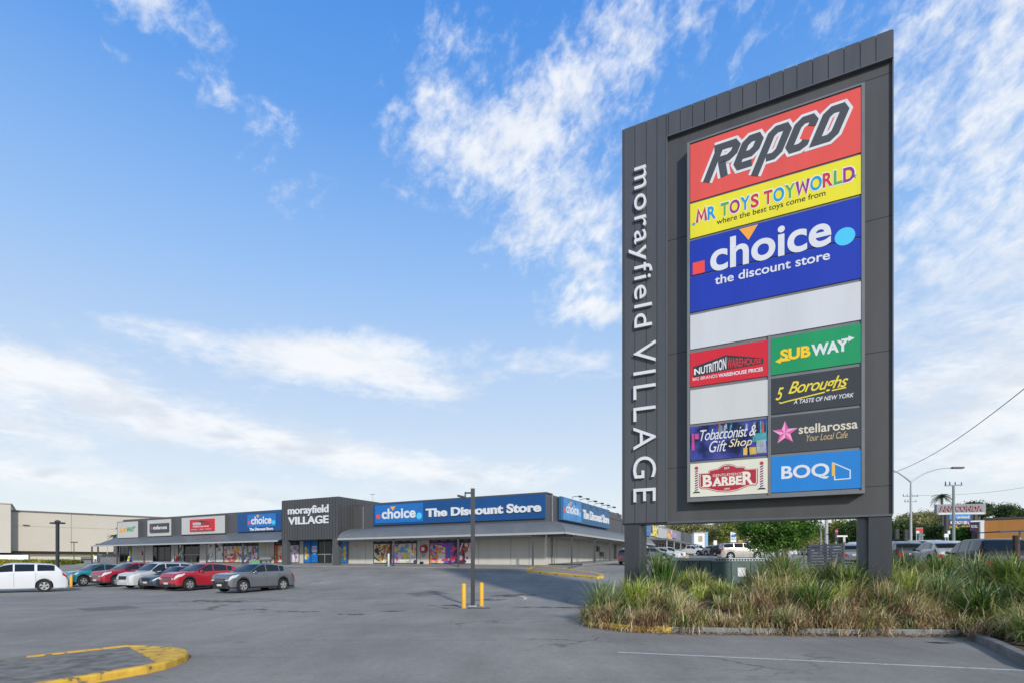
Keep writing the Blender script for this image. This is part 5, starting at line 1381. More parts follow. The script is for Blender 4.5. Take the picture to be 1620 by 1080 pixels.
# white chairs under the pergola
ch0 = None
for i, px in enumerate((149, 163, 173)):
    p = lw(FP.uh(px, 888, -.5)[0], .5 + .6 * (i % 2)); 
    if ch0 is None:
        ch0 = thing('cafe_chair', '', 'chair', p, YAW + .4, 'white chairs under the pergola'); MB().box(-.24, .24, -.24, .24, .44, .48).build('seat', WHITE, ch0); MB().box(-.24, .24, .2, .24, .481, .95).build('backrest', WHITE, ch0)
        for a in (-.21, .21):
            for b in (-.21, .21): MB().box(a - .02, a + .02, b - .02, b + .02, 0, .44).build('leg', WHITE, ch0)
        c = ch0
    else: c = copy_tree(ch0); c.location = p; c.rotation_euler.z = YAW + rng.uniform(-1, 1)
    c['label'] = ('white chair under the pergola, left one', 'white chair under the pergola, middle one', 'white chair under the pergola, nearest the shop door')[i]
# green electrical cabinets behind the grass
CABG = mat('cabinet_green', (.075, .125, .12), .45, var=.12); CABT = mat('cabinet_pale_lid', (.42, .52, .54), .45, var=.08)
o = thing('electrical_cabinet', 'wide grey green electrical cabinet with pale lids behind the grass and between the sign legs', 'electrical cabinet', (at(1071, 21.5).x, 21.5, 0), R(-4))
zt = 1.88
for x0, x1, d, lid in ((0, 1.32, .0, .10), (1.36, 3.6, .05, .13)):
    mb = MB(); mb.box(x0, x1, d, 1.2, .1, zt - lid); bd = mb.build('housing', CABG, o)
    mb = MB(); mb.box(x0 - .03, x1 + .03, d - .05, 1.25, zt - lid + .001, zt); mb.build('lid', CABT, o)
    mb = MB()
    for k in range(1, 3): u = x0 + (x1 - x0) * k / 3; mb.box(u - .012, u + .012, d - .012, d - .001, .15, zt - lid - .04)
    mb.build('door_gap', SEAM, bd)
mb = MB()
for i in range(19): mb.box(1.5 + i * .11, 1.56 + i * .11, -.012, .0, zt - .10, zt - .04)
mb.build('vent_slot', SEAM, o)
mb = MB(); mb.box(2.35, 2.65, .03, .049, 1.15, 1.5); mb.build('warning_plate', LETTER, o)
mb = MB(); mb.tube([(.62, .5, zt), (.62, .5, zt + .1), (.74, .5, zt + .1), (.74, .5, zt)], .015, 6); mb.tube([(1.34, .3, zt), (1.34, .3, zt + .12), (1.44, .3, zt + .12), (1.44, .3, zt)], .02, 6); mb.build('lifting_lug', STEEL, o)
# dark slat screen fence left of the right leg
a = at(1279, 26); b = at(1333, 24.5); d = (b - a); d.z = 0; Ln = d.length
o = thing('slat_fence', 'short dark grey slat screen fence behind the grass left of the right sign leg', 'fence', (a.x, a.y, a.z), math.atan2(d.y, d.x))
zt = CZ + (H - 858.5) / F * 25.2 - a.z
for x in (0, Ln / 2, Ln): MB().box(x - .05, x + .05, -.02, .08, -.3, zt).build('post', mat('fence_grey', (.09, .09, .092), .6, var=.1), o)
mb = MB(); z = .1
while z < zt - .12: mb.box(.055 - .05, Ln, -.05, -.021, z, z + .105); z += .135
mb.build('slat_panel', mat('slat_grey', (.19, .19, .195), .6, var=.15), o)

# ------------------------------------------------------------------ street furniture further off
def upole(label, px, Y, top, arms, r=.15, group='timber power poles'):
    p = at(px, Y); h = CZ + (H - top) / F * Y - p.z
    o = thing('power_pole', label, 'power pole', p, 0, group)
    MB().tube([(0, 0, -.3), (0, 0, h)], [r, r * .7], 10).build('pole', mat('weathered_pole', (.24, .27, .25), .85, var=.2), o)
    for dz_, w in arms:
        mb = MB(); dy_ = w * .25; mb.tube([(-w, -dy_, h - dz_), (w, dy_, h - dz_ + .12)], .06, 6); ar = mb.build('cross_arm', STEEL, o)
        mb = MB()
        for k in (-.95, -.45, .2, .95): mb.tube([(w * k, dy_ * k, h - dz_ + .05), (w * k, dy_ * k, h - dz_ + .35)], [.06, .03], 6)
        mb.build('insulator', mat('insulator_brown', (.1, .08, .07), .4), ar)
    return o, p, h
upole('green grey power pole with one wide crossarm, in front of the red lettered billboard', 1508.5, 44, 768, ((.0, .85), (1.0, .0001))[:1], .13)
upole('power pole with two crossarms just behind the double armed street light', 1440.5, 80, 775, ((.9, 1.35), (1.7, 1.05)), .15)
upole('thin power pole between the slat fence and the right sign leg', 1298.5, 70, 815, ((1.2, .8),), .12)
def street_light(label, px, Y, fork, arms, base_r=.11):
    p = at(px, Y); h = CZ + (H - fork) / F * Y - p.z
    o = thing('street_light', label, 'street light', p, 0, 'tall steel street lights')
    MB().tube([(0, 0, -.3), (0, 0, h)], [base_r, base_r * .55], 10).build('pole', mat('light_pole_grey', (.40, .42, .42), .5, metal=.2), o)
    for dx_, dz_ in arms:
        pts = [(dx_ * k, 0, h + dz_ * (1 - (1 - k) ** 2.4)) for k in (0, .06, .14, .25, .4, .6, .8, 1)]
        mb = MB(); mb.tube(pts, [.055, .055, .05, .045, .04, .035, .03, .03], 8); a = mb.build('arm', STEEL, o)
        s = 1 if dx_ > 0 else -1; mb = MB(); mb.box(*sorted((dx_ - s * .1, dx_ + s * .75)), -.14, .14, h + dz_ - .05, h + dz_ + .07); mb.build('lamp_head', mat('lamp_head_grey', (.09, .095, .1), .5), a)
street_light('tall street light with two curved arms beside the right edge of the pylon sign', 1441, 40, 762, ((-3.6, 1.35), (3.1, 1.05)))
street_light('thick steel street light pole rising behind the slat fence', 1307.5, 52, 700, ((-2.5, 1.0),), .17)
street_light('thin street light with a drooping arm in front of the big beige building', 170, 92, 842, ((-2.4, 3.0),), .09)
o = thing('street_light', 'small post top lamp far off before the beige building', 'street light', at(117, 95)); hh = CZ + (H - 857) / F * 95 - o.location.z
MB().tube([(0, 0, 0), (0, 0, hh)], .06, 8).build('pole', DARKP, o); MB().box(-.5, .5, -.2, .2, hh - .05, hh + .1).build('lamp_head', DARKP, o)
# overhead cable sagging across the right of the sky
a, b = at(1400, 60, 752), at(1760, 22, 500)
mb = MB(); pts = [a.lerp(b, k / 14) + Vector((0, 0, -1.0 * math.sin(math.pi * k / 14))) for k in range(15)]
o = mb.tube(pts, .022, 6).build('overhead_cable', BLACK); tag(o, 'single overhead cable crossing the sky right of the sign', 'cable')
a, b = at(1440, 80, 783), at(1900, 50, 700)
mb = MB()
pts = [a.lerp(b, k / 14) + Vector((0, 0, -1.5 * math.sin(math.pi * k / 14))) for k in range(15)]
tag(mb.tube(pts, .016, 6).build('overhead_cable', BLACK), 'thin low power line running right from the crossarm behind the street light', 'cable')
# traffic lights
def tlight(label, px, Y, top, red):
    p = at(px, Y); h = CZ + (H - top) / F * Y - p.z; o = thing('traffic_light', label, 'traffic light', p, 0, 'traffic lights at the road junction')
    MB().tube([(0, 0, -.2), (0, 0, h)], .07, 8).build('pole', STEEL, o)
    MB().box(-.18, .18, -.12, .12, h - 1.2, h).build('backing_board', BLACK, o)
    m = bpy.data.materials.get('red_signal')
    if m is None:
        m = bpy.data.materials.new('red_signal'); m.use_nodes = True; b_ = m.node_tree.nodes['Principled BSDF']; b_.inputs['Base Color'].default_value = (.6, .02, .02, 1); b_.inputs['Emission Color'].default_value = (1, .03, .03, 1); b_.inputs['Emission Strength'].default_value = 1.2
    for i in range(3): MB().lathe([(0, -.14), (.12, -.13), (.12, -.12)], 'y', (0, 0, h - .24 - .36 * i), 12).build('signal_lens', m if (i == 0 and red) else mat('dead_lens', (.03, .04, .03), .3), o)
tlight('traffic light showing red between the slat fence and the right sign leg', 1322.5, 58, 836, True)
tlight('dark traffic light just right of the right sign leg', 1418.5, 52, 836, False)
tlight('second dark traffic light between the sign leg and the street light', 1433, 54, 837, False)

# ------------------------------------------------------------------ big signs and buildings at the right
def wall_text(o, st, x0, x1, z0, z1, y, m, bold=.03):
    P_ = Plane(Vector((0, 0, 0))); mb = MB(); mb.text(P_, st, (x0, x1, z0, z1), -y, -y + .08, 0, bold=bold); return mb.build('lettering', m, o)
Y = 80; o = thing('billboard', 'wide grey billboard with faded red lettering high on dark posts, across the road', 'billboard', at(1482, Y), R(-8))
g = o.location.z; k = Y / F; w = (1552 - 1482) * k
def zz(py): return CZ + (H - py) * k - g
MB().box(0, w, 0, .6, zz(813), zz(797)).build('board', mat('billboard_grey', (.22, .235, .26), .5, var=.1), o)
MB().box(.2, w - .2, -.05, -.001, zz(813.5), zz(810.5)).build('lower_panel', mat('billboard_pale', (.55, .57, .58), .5, var=.1), o)
wall_text(o, 'ANACONDA', .35, w - .5, zz(808.5), zz(799.5), -.06, mat('faded_sign_red', (.36, .15, .15), .5), .06)
for x in (1.0, w - 1.2): MB().box(x - .18, x + .18, .1, .5, -.3, zz(813)).build('post', DARKP, o)
Y = 70; o = thing('pylon_sign', 'dark service station pylon sign with blue, purple and yellow panels below the billboard', 'pylon sign', at(1497, Y), R(-6))
g = o.location.z; k = Y / F; w = (1536 - 1497) * k
MB().box(0, w, .0, .5, -.3, zz(813)).build('frame', mat('pylon_dark', (.03, .03, .035), .5), o)
for y0, y1, c, st, hb in ((813.8, 821, '#1b86c8', 'united', .03), (822, 830, '#5a2a6e', 'TACO BELL', .05), (831, 836, '#d8a648', '', 0)):
    b = MB().box(.35, w - .35, -.06, -.001, zz(y1), zz(y0)).build('sign_panel', mat('panel' + c[1:], lin(c), .45, var=.06), o)
    if st: wall_text(b, st, w * .36 if st == 'united' else w * .3, w - .55, zz(y1) + .12, zz(y0) - .12, -.065, LETTER, hb)
    if st == 'united': MB().box(w * .2, w * .3, -.1, -.061, zz(y1) + .15, zz(y0) - .1).build('emblem', mat('emblem_red', (.5, .04, .06), .4), b)
    elif st: MB().ellip((w * .2, -.08, (zz(y1) + zz(y0)) / 2), (.2, .03, .18)).build('emblem', LETTER, b)
Y = 52; o = thing('restaurant_building', 'fast food restaurant with a purple sign front, white frame and long orange brown wall', 'restaurant', at(1536, Y), R(-35))
g = o.location.z; k = Y / F
x1, x2 = (1558 - 1536) * k / 1.31, 12
MB().box(0, x1 - .45, .4, .7, zz(839), zz(825)).build('sign_front', mat('restaurant_purple', lin('#3c2150'), .5, var=.06), o)
wall_text(o, 'TACO BELL', .03, x1 - .5, zz(834), zz(829.5), .38, LETTER, .05)
MB().box(0, x1, .25, .5, zz(824.8), zz(822.5)).build('white_frame', WHITE, o); MB().box(x1 - .3, x1 - .02, .24, 1.2, -.5, zz(824.9)).build('white_frame', WHITE, o)
MB().box(x1, x1 + x2, .3, 9, -.5, zz(822)).build('wall', mat('orange_brown_wall', (.36, .155, .03), .7, var=.12, streak=True), o)
MB().box(x1 + 3.2, x1 + x2, .2, .299, zz(826), zz(821)).build('wall_stripe', mat('brick_orange', (.42, .10, .04), .7, var=.1), o)
MB().box(x1 - .1, x1 + x2, .2, 9.2, zz(821.9), zz(819)).build('roof', mat('restaurant_roof', (.05, .05, .05), .7), o)
MB().box(.1, x1 - .5, .5, .7, -.4, zz(840)).build('window', GLASS, o)
Y = 40; o = thing('patio_umbrella', 'dark flat awning shade with a pale edge in front of the orange brown wall', 'shade awning', at(1612, Y), 0); g = o.location.z; k = Y / F
mb = MB(); mb.add([(-1.4, 0, zz(839)), (3, 0, zz(833)), (3, 2.2, zz(833)), (-1.4, 2.2, zz(839)), (-1.4, 0, zz(840.5)), (3, 0, zz(836.5)), (3, 2.2, zz(836.5)), (-1.4, 2.2, zz(840.5))], [(0, 1, 2, 3), (4, 5, 6, 7), (0, 1, 5, 4), (1, 2, 6, 5), (2, 3, 7, 6), (3, 0, 4, 7)]); mb.build('canopy', mat('shade_navy', (.06, .07, .1), .6), o)
MB().box(1.0, 1.1, 1, 1.1, -.5, zz(836)).build('pole', STEEL, o)
# weathered timber post and rail fence end at the right edge
Y = 20; p = at(1608, Y); o = thing('timber_post', 'rough brown timber post among the grass at the right edge', 'timber post', p, 0)
MB().tube([(0, 0, -.3), (.02, 0, 1.4), (.0, .02, CZ + (H - 846) / F * Y - p.z)], [.12, .11, .10], 9).build('post', mat('rough_timber', (.075, .05, .04), .9, var=.4, scale=6, bump=.5), o)
for zz_ in (.75, 1.3): MB().tube([(-.9, .15, zz_), (0, .13, zz_ + .05), (3, .3, zz_)], .05, 7).build('rail', mat('rough_timber', 0), o)
# red and white property sign, green street sign, small white signs
def board_sign(label, px, Y, y0, y1, w, m, y_base=None, name='road_sign', cat='sign', posts=(0,), st=None):
    p = at(px, Y); k = Y / F; o = thing(name, label, cat, p, 0); z0, z1 = CZ + (H - y1) * k - p.z, CZ + (H - y0) * k - p.z
    b = MB().box(-w / 2, w / 2, -.06, 0, z0, z1).build('sign_board', m, o)
    for x in posts: MB().tube([(x, .05, -.2), (x, .05, z1 - .05)], .045, 6).build('post', STEEL, o)
    return o, b, z0, z1
o, b, z0, z1 = board_sign('red and white property board on posts before the dark trees', 1454, 50, 834, 843, .62, mat('board_white', (.62, .6, .6), .5), posts=(-.2, .2), name='property_sign')
MB().box(.0, .30, -.09, -.061, z0 + .03, z1 - .03).build('print', mat('sign_red', (.5, .03, .035), .5), b); MB().box(-.30, -.01, -.085, -.061, z0 + .25, z1 - .03).build('print', mat('sign_red', 0), b)
board_sign('small green street name board on two posts', 1457.5, 48, 844, 846.5, .55, mat('street_green', (.05, .25, .17), .5), posts=(-.15, .15))
board_sign('small blank white road sign beside the power pole', 1496.5, 42, 843.5, 849, .32, LETTER)
board_sign('small white sign on the edge of the bush left of the power pole', 1500.5, 46, 838.5, 844, .2, LETTER)
board_sign('white mast arm sign over the traffic near the red signal', 1332, 57, 846, 848.5, 1.1, LETTER, posts=(.35,))
board_sign('cream upright banner sign among the traffic behind the slat fence', 1335, 50, 848, 856, .16, mat('banner_cream', (.6, .55, .4), .6))
board_sign('yellow diamond warning sign by the pergola posts', 147.5, 86, 876.5, 882, .42, mat('warning_yellow', (.62, .5, .03), .5))

# ------------------------------------------------------------------ far shop row, behind the left leg
o = thing('shop_row', 'distant row of small shops with coloured fascia signs seen under the pylon sign', 'shop row', lw(0, 33), YAW)
FS = Plane(lw(0, 33), True, lw(0, 33).z)
vE = FS.uh(1088, 850)[0]
hT = FS.uh(1030, 828)[1]
MB().box(-14, 0, 0, vE, -1.5, hT * .55).build('wall', CREAM, o)
MB().box(-14, .25, 0, vE - 4, hT * .551, hT).build('parapet', mat('row_grey', (.26, .265, .27), .6, var=.12), o)
MB().box(-14, .8, vE - 9, vE, hT * .56, hT * .99).build('end_block', mat('row_charcoal', (.10, .105, .11), .6, var=.12), o)
for a, b, y0, y1, m in ((1019, 1028.5, 828, 846.5, LBLUE), (1031.5, 1040.5, 829.5, 847, collage('pub_board', ['#e8d23a', '#d8c83a', '#6a5a20', '#f0e060'], .8)), (1041.5, 1055, 833.5, 850, BOARD), (1056, 1063, 837, 851.5, collage('orange_board', ['#e8a23a', '#f0c83a', '#b85a9a', '#d88a3a'], .8)), (1064, 1070, 841, 850, mat('mauve_board', lin('#a894b8'), .5, var=.2))):
    r_ = FS.rect((a, y0, y1), (b, y0 + (b - a) * .25, y1 + (b - a) * .1), .4)
    mb = MB(); mb.pbox(FS, *r_, .251, .45); s = mb.build('signboard', m, o)
    if a == 1019: mb = MB(); mb.text(FS, 'BOQ', (r_[0] + .8, r_[1] - .6, r_[2] + .8, r_[3] - .9), .451, .5, 0, bold=.06); mb.build('lettering', LETTER, s)
mb = MB(); mb.box(0.251, 3.0, 3, vE - 1, hT * .5, hT * .55); mb.build('awning', AWN, o)
n_ = 16
for i in range(n_):
    a = 1 + (vE - 3) * i / n_; g_ = .03 * a
    mb = MB(); mb.box(-.02, .04, a, a + (vE - 3) / n_ * .62, g_ + .2, hT * .46); w = mb.build('shop_window', GLASS, o)
    if i % 3 == 1: mb = MB(); mb.box(.041, .05, a + .1, a + .9, g_ + .4, hT * .35); mb.build('poster', collage('row_poster', TOYS, 1.1), w)
for i in range(7):
    v = 4 + (vE - 6) * i / 6; MB().box(2.8, 2.95, v, v + .15, -.2 + .03 * v, hT * .5).build('awning_post', STEEL, o)
p = at(1079.5, 70); tag(MB().prism([(-.7, -.4), (.7, -.4), (.7, .4), (-.7, .4)], -.1, .5).build('planter_box', mat('planter_tan', (.4, .3, .16), .7), loc=p), 'small tan planter box at the kerb of the far shops', 'planter')
o = thing('small_building', 'small white building with a pale blue corner before the gum trees', 'building', at(1098, 135), R(-8)); g = o.location.z; k = 135 / F
MB().box(0, 2.6, 0, 5, -1, zz(842.5)).build('wall', WHITE, o); MB().box(2.601, 3.3, -.1, 5, -1, zz(842)).build('blue_corner', mat('pale_blue', (.2, .42, .6), .5), o); MB().box(1.05, 2.0, -.06, -.001, zz(856), zz(847)).build('sign_panel', mat('tan_panel', (.4, .33, .15), .5, var=.3), o); MB().box(-.1, 3.4, -.2, 5.1, zz(841.9), zz(841)).build('roof', STEEL, o)
Y = 100; o = thing('pole_sign', 'white pole sign with a blue band, left of the round green tree', 'pole sign', at(1156, Y)); g = o.location.z; k = Y / F
MB().box(0, 1.0, 0, .3, zz(859), zz(840.5)).build('sign_board', WHITE, o); MB().box(.08, .92, -.05, -.001, zz(849), zz(845.5)).build('blue_band', LBLUE, o); MB().box(.08, .92, -.05, -.001, zz(853), zz(850.5)).build('grey_band', mat('band_grey', (.35, .4, .36), .5), o); MB().box(.4, .6, .05, .25, -.2, zz(859)).build('post', STEEL, o)
Y = 95; o = thing('pole_sign', 'orange board sign under the left edge of the round green tree', 'pole sign', at(1168, Y)); g = o.location.z; k = Y / F
MB().box(0, .72, 0, .15, zz(858), zz(853.5)).build('sign_board', mat('sign_orange', (.62, .3, .02), .5), o); MB().box(.3, .4, .02, .1, -.2, zz(858)).build('post', STEEL, o)
Y = 98; o = thing('banner_sign', 'plain white banner sign far off at the end of the car park', 'banner', at(1129, Y)); g = o.location.z; k = Y / F
MB().box(0, .6, 0, .1, zz(861), zz(854)).build('sign_board', WHITE, o); MB().box(.27, .33, .02, .08, -.2, zz(861)).build('post', STEEL, o)
a, b = at(1114, 93), at(1128, 90); d = b - a; o = thing('wall_screen', 'low dark brown screen wall at the far end of the car park', 'screen wall', a, math.atan2(d.y, d.x)); MB().box(0, d.xy.length, 0, .1, -.2, 1.15).build('panel', mat('screen_brown', (.085, .075, .068), .7, var=.2), o)

# ------------------------------------------------------------------ big beige building at the left
P0 = at(18, 105); Pd = Vector((.762, .647, 0)); ya = math.atan2(.647, .762)
o = thing('department_store', 'huge plain beige warehouse store behind the hedge at the left', 'department store', P0, ya)
BE = mat('beige_precast', (.50, .46, .385), .8, var=.05, scale=.15); BB = Plane(P0, False, P0.z); BB.P = lambda u, h, oo: (u, -oo, h)
hT = CZ + (H - 808) / F * 105 - P0.z; zz = lambda py: CZ + (H - py) / F * 105 - P0.z
zb = zz(870.5)
MB().box(0, 120, 0, 60, zb, hT).build('wall', BE, o)
MB().box(-22, 0, -2.5, 55, zb - .4, zz(798.5)).build('tower_block', mat('beige_pale', (.54, .50, .43), .8, var=.05, scale=.15), o)
MB().box(-22.2, .2, -2.7, 54, zz(798.4), zz(796.8)).build('tower_coping', BE, o)
mb = MB()
for u in (9, 24, 39, 54, 69): mb.box(u - .06, u + .06, -.02, .01, zb, hT)
mb.box(0, 119, -.021, .012, zz(831), zz(830.5)); mb.build('wall_joint', mat('beige_joint', (.30, .27, .22), .8, var=0), o)
MB().box(-.2, 120.2, -.15, .3, hT + .001, hT + .28).build('roof_capping', mat('capping_dark', (.12, .11, .1), .6), o)
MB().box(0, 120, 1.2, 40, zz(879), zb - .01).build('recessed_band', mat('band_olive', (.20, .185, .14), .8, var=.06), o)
mb = MB(); mb.box(-30, 120, -.5, .5, zz(884), zz(879.1)); lw_ = mb.build('car_deck_wall', mat('deck_cream', (.52, .49, .42), .8, var=.06), o)
MB().box(10.5, 120, -.53, -.501, zz(881.4), zz(879.8)).build('deck_opening', BLACK, lw_); MB().box(10.5, 120, -.53, -.501, zz(884), zz(882)).build('deck_opening', BLACK, lw_)
MB().box(-60, 120, -.8, 30, -1, zz(884.01)).build('car_deck_floor', mat('deck_dark', (.12, .115, .1), .8), o)
for u, y0 in ((1.6, 828), (16.3, 836)):
    MB().box(u, u + .95, -.5, -.02, zz(829), zz(828)).build('wall_lamp', mat('lamp_bar', (.28, .26, .22), .6), o)
MB().box(-21, -2.6, -3.4, -2.51, zz(818.5), zz(815.5)).build('ledge', BE, o)
mb = MB(); mb.box(27, 34, -1.6, -1.5, zz(875), zz(871)); mb.build('green_sign', mat('green_sign', (.04, .38, .2), .5, var=.3), o)
a, b = at(-60, 86, 885), at(45, 90, 885); d = b - a; zg0 = zg(b.x, b.y)
o = thing('white_hoarding', 'white boundary hoarding behind the yellow green hedge at the far left', 'hoarding', (a.x, a.y, zg0), math.atan2(d.y, d.x)); MB().box(0, d.xy.length, 0, .12, -1, CZ + (H - 877) / F * 90 - zg0).build('panel', WHITE, o)
MB().box(d.xy.length, d.xy.length + .15, -.05, .2, -1, CZ + (H - 875.5) / F * 90 - zg0).build('post', DARKP, o)
# ------------------------------------------------------------------ grasses in the bed
def blade_mat(name, stops, scale=1.5): return ramp_mat(name, stops, scale, .55, island=True, spec=.25, trans=.25)
G_GREEN = blade_mat('grass_green', [(.1, (0.066, 0.123, 0.0226)), (.45, (0.16, 0.255, 0.0415)), (.7, (0.32, 0.395, 0.0849)), (.95, (0.641, 0.603, 0.208))])
G_DARK = blade_mat('grass_dark_green', [(.1, (0.0339, 0.0849, 0.0226)), (.5, (0.0849, 0.179, 0.0377)), (.75, (0.189, 0.293, 0.066)), (.97, (0.471, 0.49, 0.17))])
G_LIME = blade_mat('grass_lime', [(.1, (0.162, 0.231, 0.0344)), (.5, (0.437, 0.529, 0.092)), (.8, (0.714, 0.758, 0.184)), (.97, (0.8, 0.8, 0.368))])
G_RUST = blade_mat('grass_rust', [(.1, (0.111, 0.0634, 0.0396)), (.4, (0.301, 0.183, 0.111)), (.7, (0.539, 0.357, 0.222)), (.95, (0.793, 0.603, 0.397))])
G_TAN = blade_mat('grass_tan', [(.1, (0.231, 0.15, 0.0805)), (.4, (0.598, 0.414, 0.231)), (.7, (0.8, 0.736, 0.437)), (.95, (0.8, 0.8, 0.714))])
G_OLIVE = blade_mat('grass_olive', [(.1, (0.138, 0.138, 0.046)), (.4, (0.344, 0.333, 0.115)), (.7, (0.644, 0.575, 0.254)), (.95, (0.8, 0.8, 0.46))])
G_GREY = blade_mat('grass_grey_green', [(.1, (0.115, 0.173, 0.0805)), (.5, (0.322, 0.414, 0.184)), (.8, (0.622, 0.714, 0.368)), (.97, (0.8, 0.8, 0.644))])
GM = [G_TAN, G_OLIVE, G_GREEN, G_DARK, G_LIME, G_GREY, G_RUST]
class Blades:
    def __init__(s): s.V, s.F, s.Mi, s.n = [], [], [], 0
    def tuft(s, p, n, L, spread, lean, mi, w=.011, droop=1., base=.08, bias=None, seg=5):
        a = nr.uniform(0, 2 * np.pi, n)
        if bias is not None: a = np.where(nr.random(n) < .55, bias + nr.normal(0, .8, n), a)
        l = L * nr.uniform(.45, 1.1, n); th0 = np.abs(nr.normal(0, lean, n)) + .05; cur = nr.uniform(.3, 1.3, n) * droop
        rb = base * np.sqrt(nr.random(n)); ab = nr.uniform(0, 2 * np.pi, n)
        pos = np.stack([p[0] + rb * np.cos(ab), p[1] + rb * np.sin(ab), np.full(n, p[2] - .03)], 1)
        d = np.stack([np.cos(a), np.sin(a)], 1); perp = np.stack([-np.sin(a + .4), np.cos(a + .4), np.zeros(n)], 1)
        ww = w * nr.uniform(.6, 1.4, n); tw = nr.normal(0, .25, n)
        vs_ = []
        for k in range(seg + 1):
            f = k / seg; wk = ww * (1 - f ** 2.2) + .001
            vs_.append(pos + perp * wk[:, None]); vs_.append(pos - perp * wk[:, None])
            th = th0 + cur * f * f * 1.6
            st = np.stack([np.cos(a + tw * f) * np.sin(th), np.sin(a + tw * f) * np.sin(th), np.cos(th)], 1) * (l / seg)[:, None]
            pos = pos + st
        A = np.stack(vs_, 1); m = 2 * (seg + 1)
        s.V.append(A.reshape(-1, 3))
        b = s.n + np.arange(n)[:, None, None] * m + (2 * np.arange(seg))[None, :, None] + np.array([0, 1, 3, 2])[None, None, :]
        s.F.append(b.reshape(-1, 4)); s.Mi.append(np.repeat(np.full(n, mi) if np.isscalar(mi) else np.asarray(mi), seg)); s.n += n * m
    def build(s, name, mats, parent=None, origin=(0, 0, 0)):
        V = np.concatenate(s.V) - np.array(origin); Fc = np.concatenate(s.F); Mi = np.concatenate(s.Mi)
        me = bpy.data.meshes.new(name); me.vertices.add(len(V)); me.vertices.foreach_set('co', V.ravel())
        me.loops.add(Fc.size); me.loops.foreach_set('vertex_index', Fc.ravel().astype(np.int32))
        me.polygons.add(len(Fc)); me.polygons.foreach_set('loop_start', (np.arange(len(Fc)) * 4).astype(np.int32))
        for m in mats: me.materials.append(m)
        me.polygons.foreach_set('material_index', Mi.astype(np.int32)); me.polygons.foreach_set('use_smooth', [True] * len(Fc)); me.update(); me.validate()
        o = bpy.data.objects.new(name, me); col.objects.link(o); o.location = origin
        if parent: o.parent = parent
        return o
def px_of(p): return CX + p[0] / p[1] * F
mass = Blades(); tries = 0; cnt = 0
leg_pts = [S0 + AX * .3 + AY * .4, S0 + AX * 7.0 + AY * .4]
while cnt < 470 and tries < 20000:
    tries += 1
    p = Vector((rng.uniform(1.5, 17), rng.uniform(6, 24)))
    d = bed_dist(p)
    if d < .16: continue
    px = px_of(p)
    if px > 1680 or px < 900: continue
    if d > 2.5 and rng.random() < .55: continue
    near_front = d < 1.7
    z = bed_z(p, d)
    if px > 1500 and p.y < 11.5 and d < .5: continue
    edge = d < .6
    r_ = rng.random()
    if px < 1200: t = [.60, .82, .95, .98, 1.0] if near_front else [.18, .60, .85, .90, .98]
    elif px < 1345: t = [.50, .82, .92, .96, 1.0] if near_front else [.22, .66, .80, .90, .96]
    elif px < 1475: t = [.66, .86, .90, .92, .98] if near_front else [.15, .4, .6, .66, .9]
    else: t = [.12, .34, .52, .66, .86] if near_front else [.06, .2, .45, .62, .86]
    mi = next((i for i, q in enumerate(t) if r_ < q), 5)
    if mi <= 1 and near_front and rng.random() < .45: mi = 6
    n = rng.randint(110, 210)
    mix = np.where(nr.random(n) < .22, nr.integers(0, 2, n), mi)
    L = (rng.uniform(.45, .7) if edge else rng.uniform(.6, 1.05)) * (1.12 if d > 2 else 1)
    if mi == 0: L *= .9
    if 1045 < px < 1195 and d > 1.5: L *= .62
    mass.tuft((p.x, p.y, z), n, L * rng.uniform(.85, 1.2), 0, .66 if mi not in (0, 6) else .95, mix, w=.0085 + .00035 * p.y * .5, droop=1.25 if mi not in (0, 6) else 1.7, base=rng.uniform(.12, .3), bias=-1.7 if edge else None)
    cnt += 1
kk2 = dense([bed_back[-1]] + bed_front, .22)
for p in kk2:                                                   # thatch hanging over the kerb
    for t_ in range(2):
        if rng.random() < .15: continue
        q_ = Vector((p.x + rng.uniform(-.1, .1), p.y + rng.uniform(.22, .6)))
        if bed_dist(q_) < .1: continue
        n = rng.randint(50, 110); mi = rng.choice([0, 0, 6, 6, 1, 0, 5])
        mass.tuft((q_.x, q_.y, bed_z(q_)), n, rng.uniform(.45, .85), 0, .85, np.where(nr.random(n) < .2, nr.integers(0, 3, n), mi), w=.010, droop=1.9, base=.16, bias=-1.7)
for (px, Y) in ((930, 15.6), (938, 15.2), (948, 15.0), (962, 14.7)):
    x = (px - CX) / F * Y; mass.tuft((x, Y, .12), 130, .5, 0, 1.0, np.where(nr.random(130) < .3, 1, 0), w=.009, droop=1.6, base=.2, bias=-2.4)
o = mass.build('grass', GM); tag(o, 'tangled tan, olive and green long grass filling the raised bed under the pylon sign', 'long grass', kind='stuff')
GC = 'big grass clumps in the planting bed'
def clump(label, px, Y, L, n, mi, lean=.38, droop=.9, w=.014, base=.22, mixt=0.15):
    x = (px - CX) / F * Y; p = Vector((x, Y)); z = bed_z(p)
    b = Blades(); m = np.where(nr.random(n) < mixt, (mi + nr.integers(1, 5, n)) % 6, mi)
    n = int(n * 1.6); L *= 1.06; m = np.where(nr.random(n) < mixt, (mi + nr.integers(1, 5, n)) % 6, mi)
    b.tuft((x, Y, z), n, L, 0, lean, m, w=w, droop=droop, base=base, seg=6)
    tag(b.build('grass_clump', GM, origin=(x, Y, z)), label, 'grass clump', GC)
clump('pale green upright grass clump at the left tip of the bed', 955, 15.1, 1.15, 260, 5, .5, .55)
clump('lime green grass clump in front of the left sign leg', 1004, 15.2, 1.05, 320, 4, .4, .9)
clump('tall dark green grass clump just right of the left sign leg', 1046, 16.8, 1.5, 260, 3, .24, .35, w=.018)
clump('loose olive grass clump before the electrical cabinet', 1105, 16.6, .85, 300, 1, .45, .9, mixt=.35)
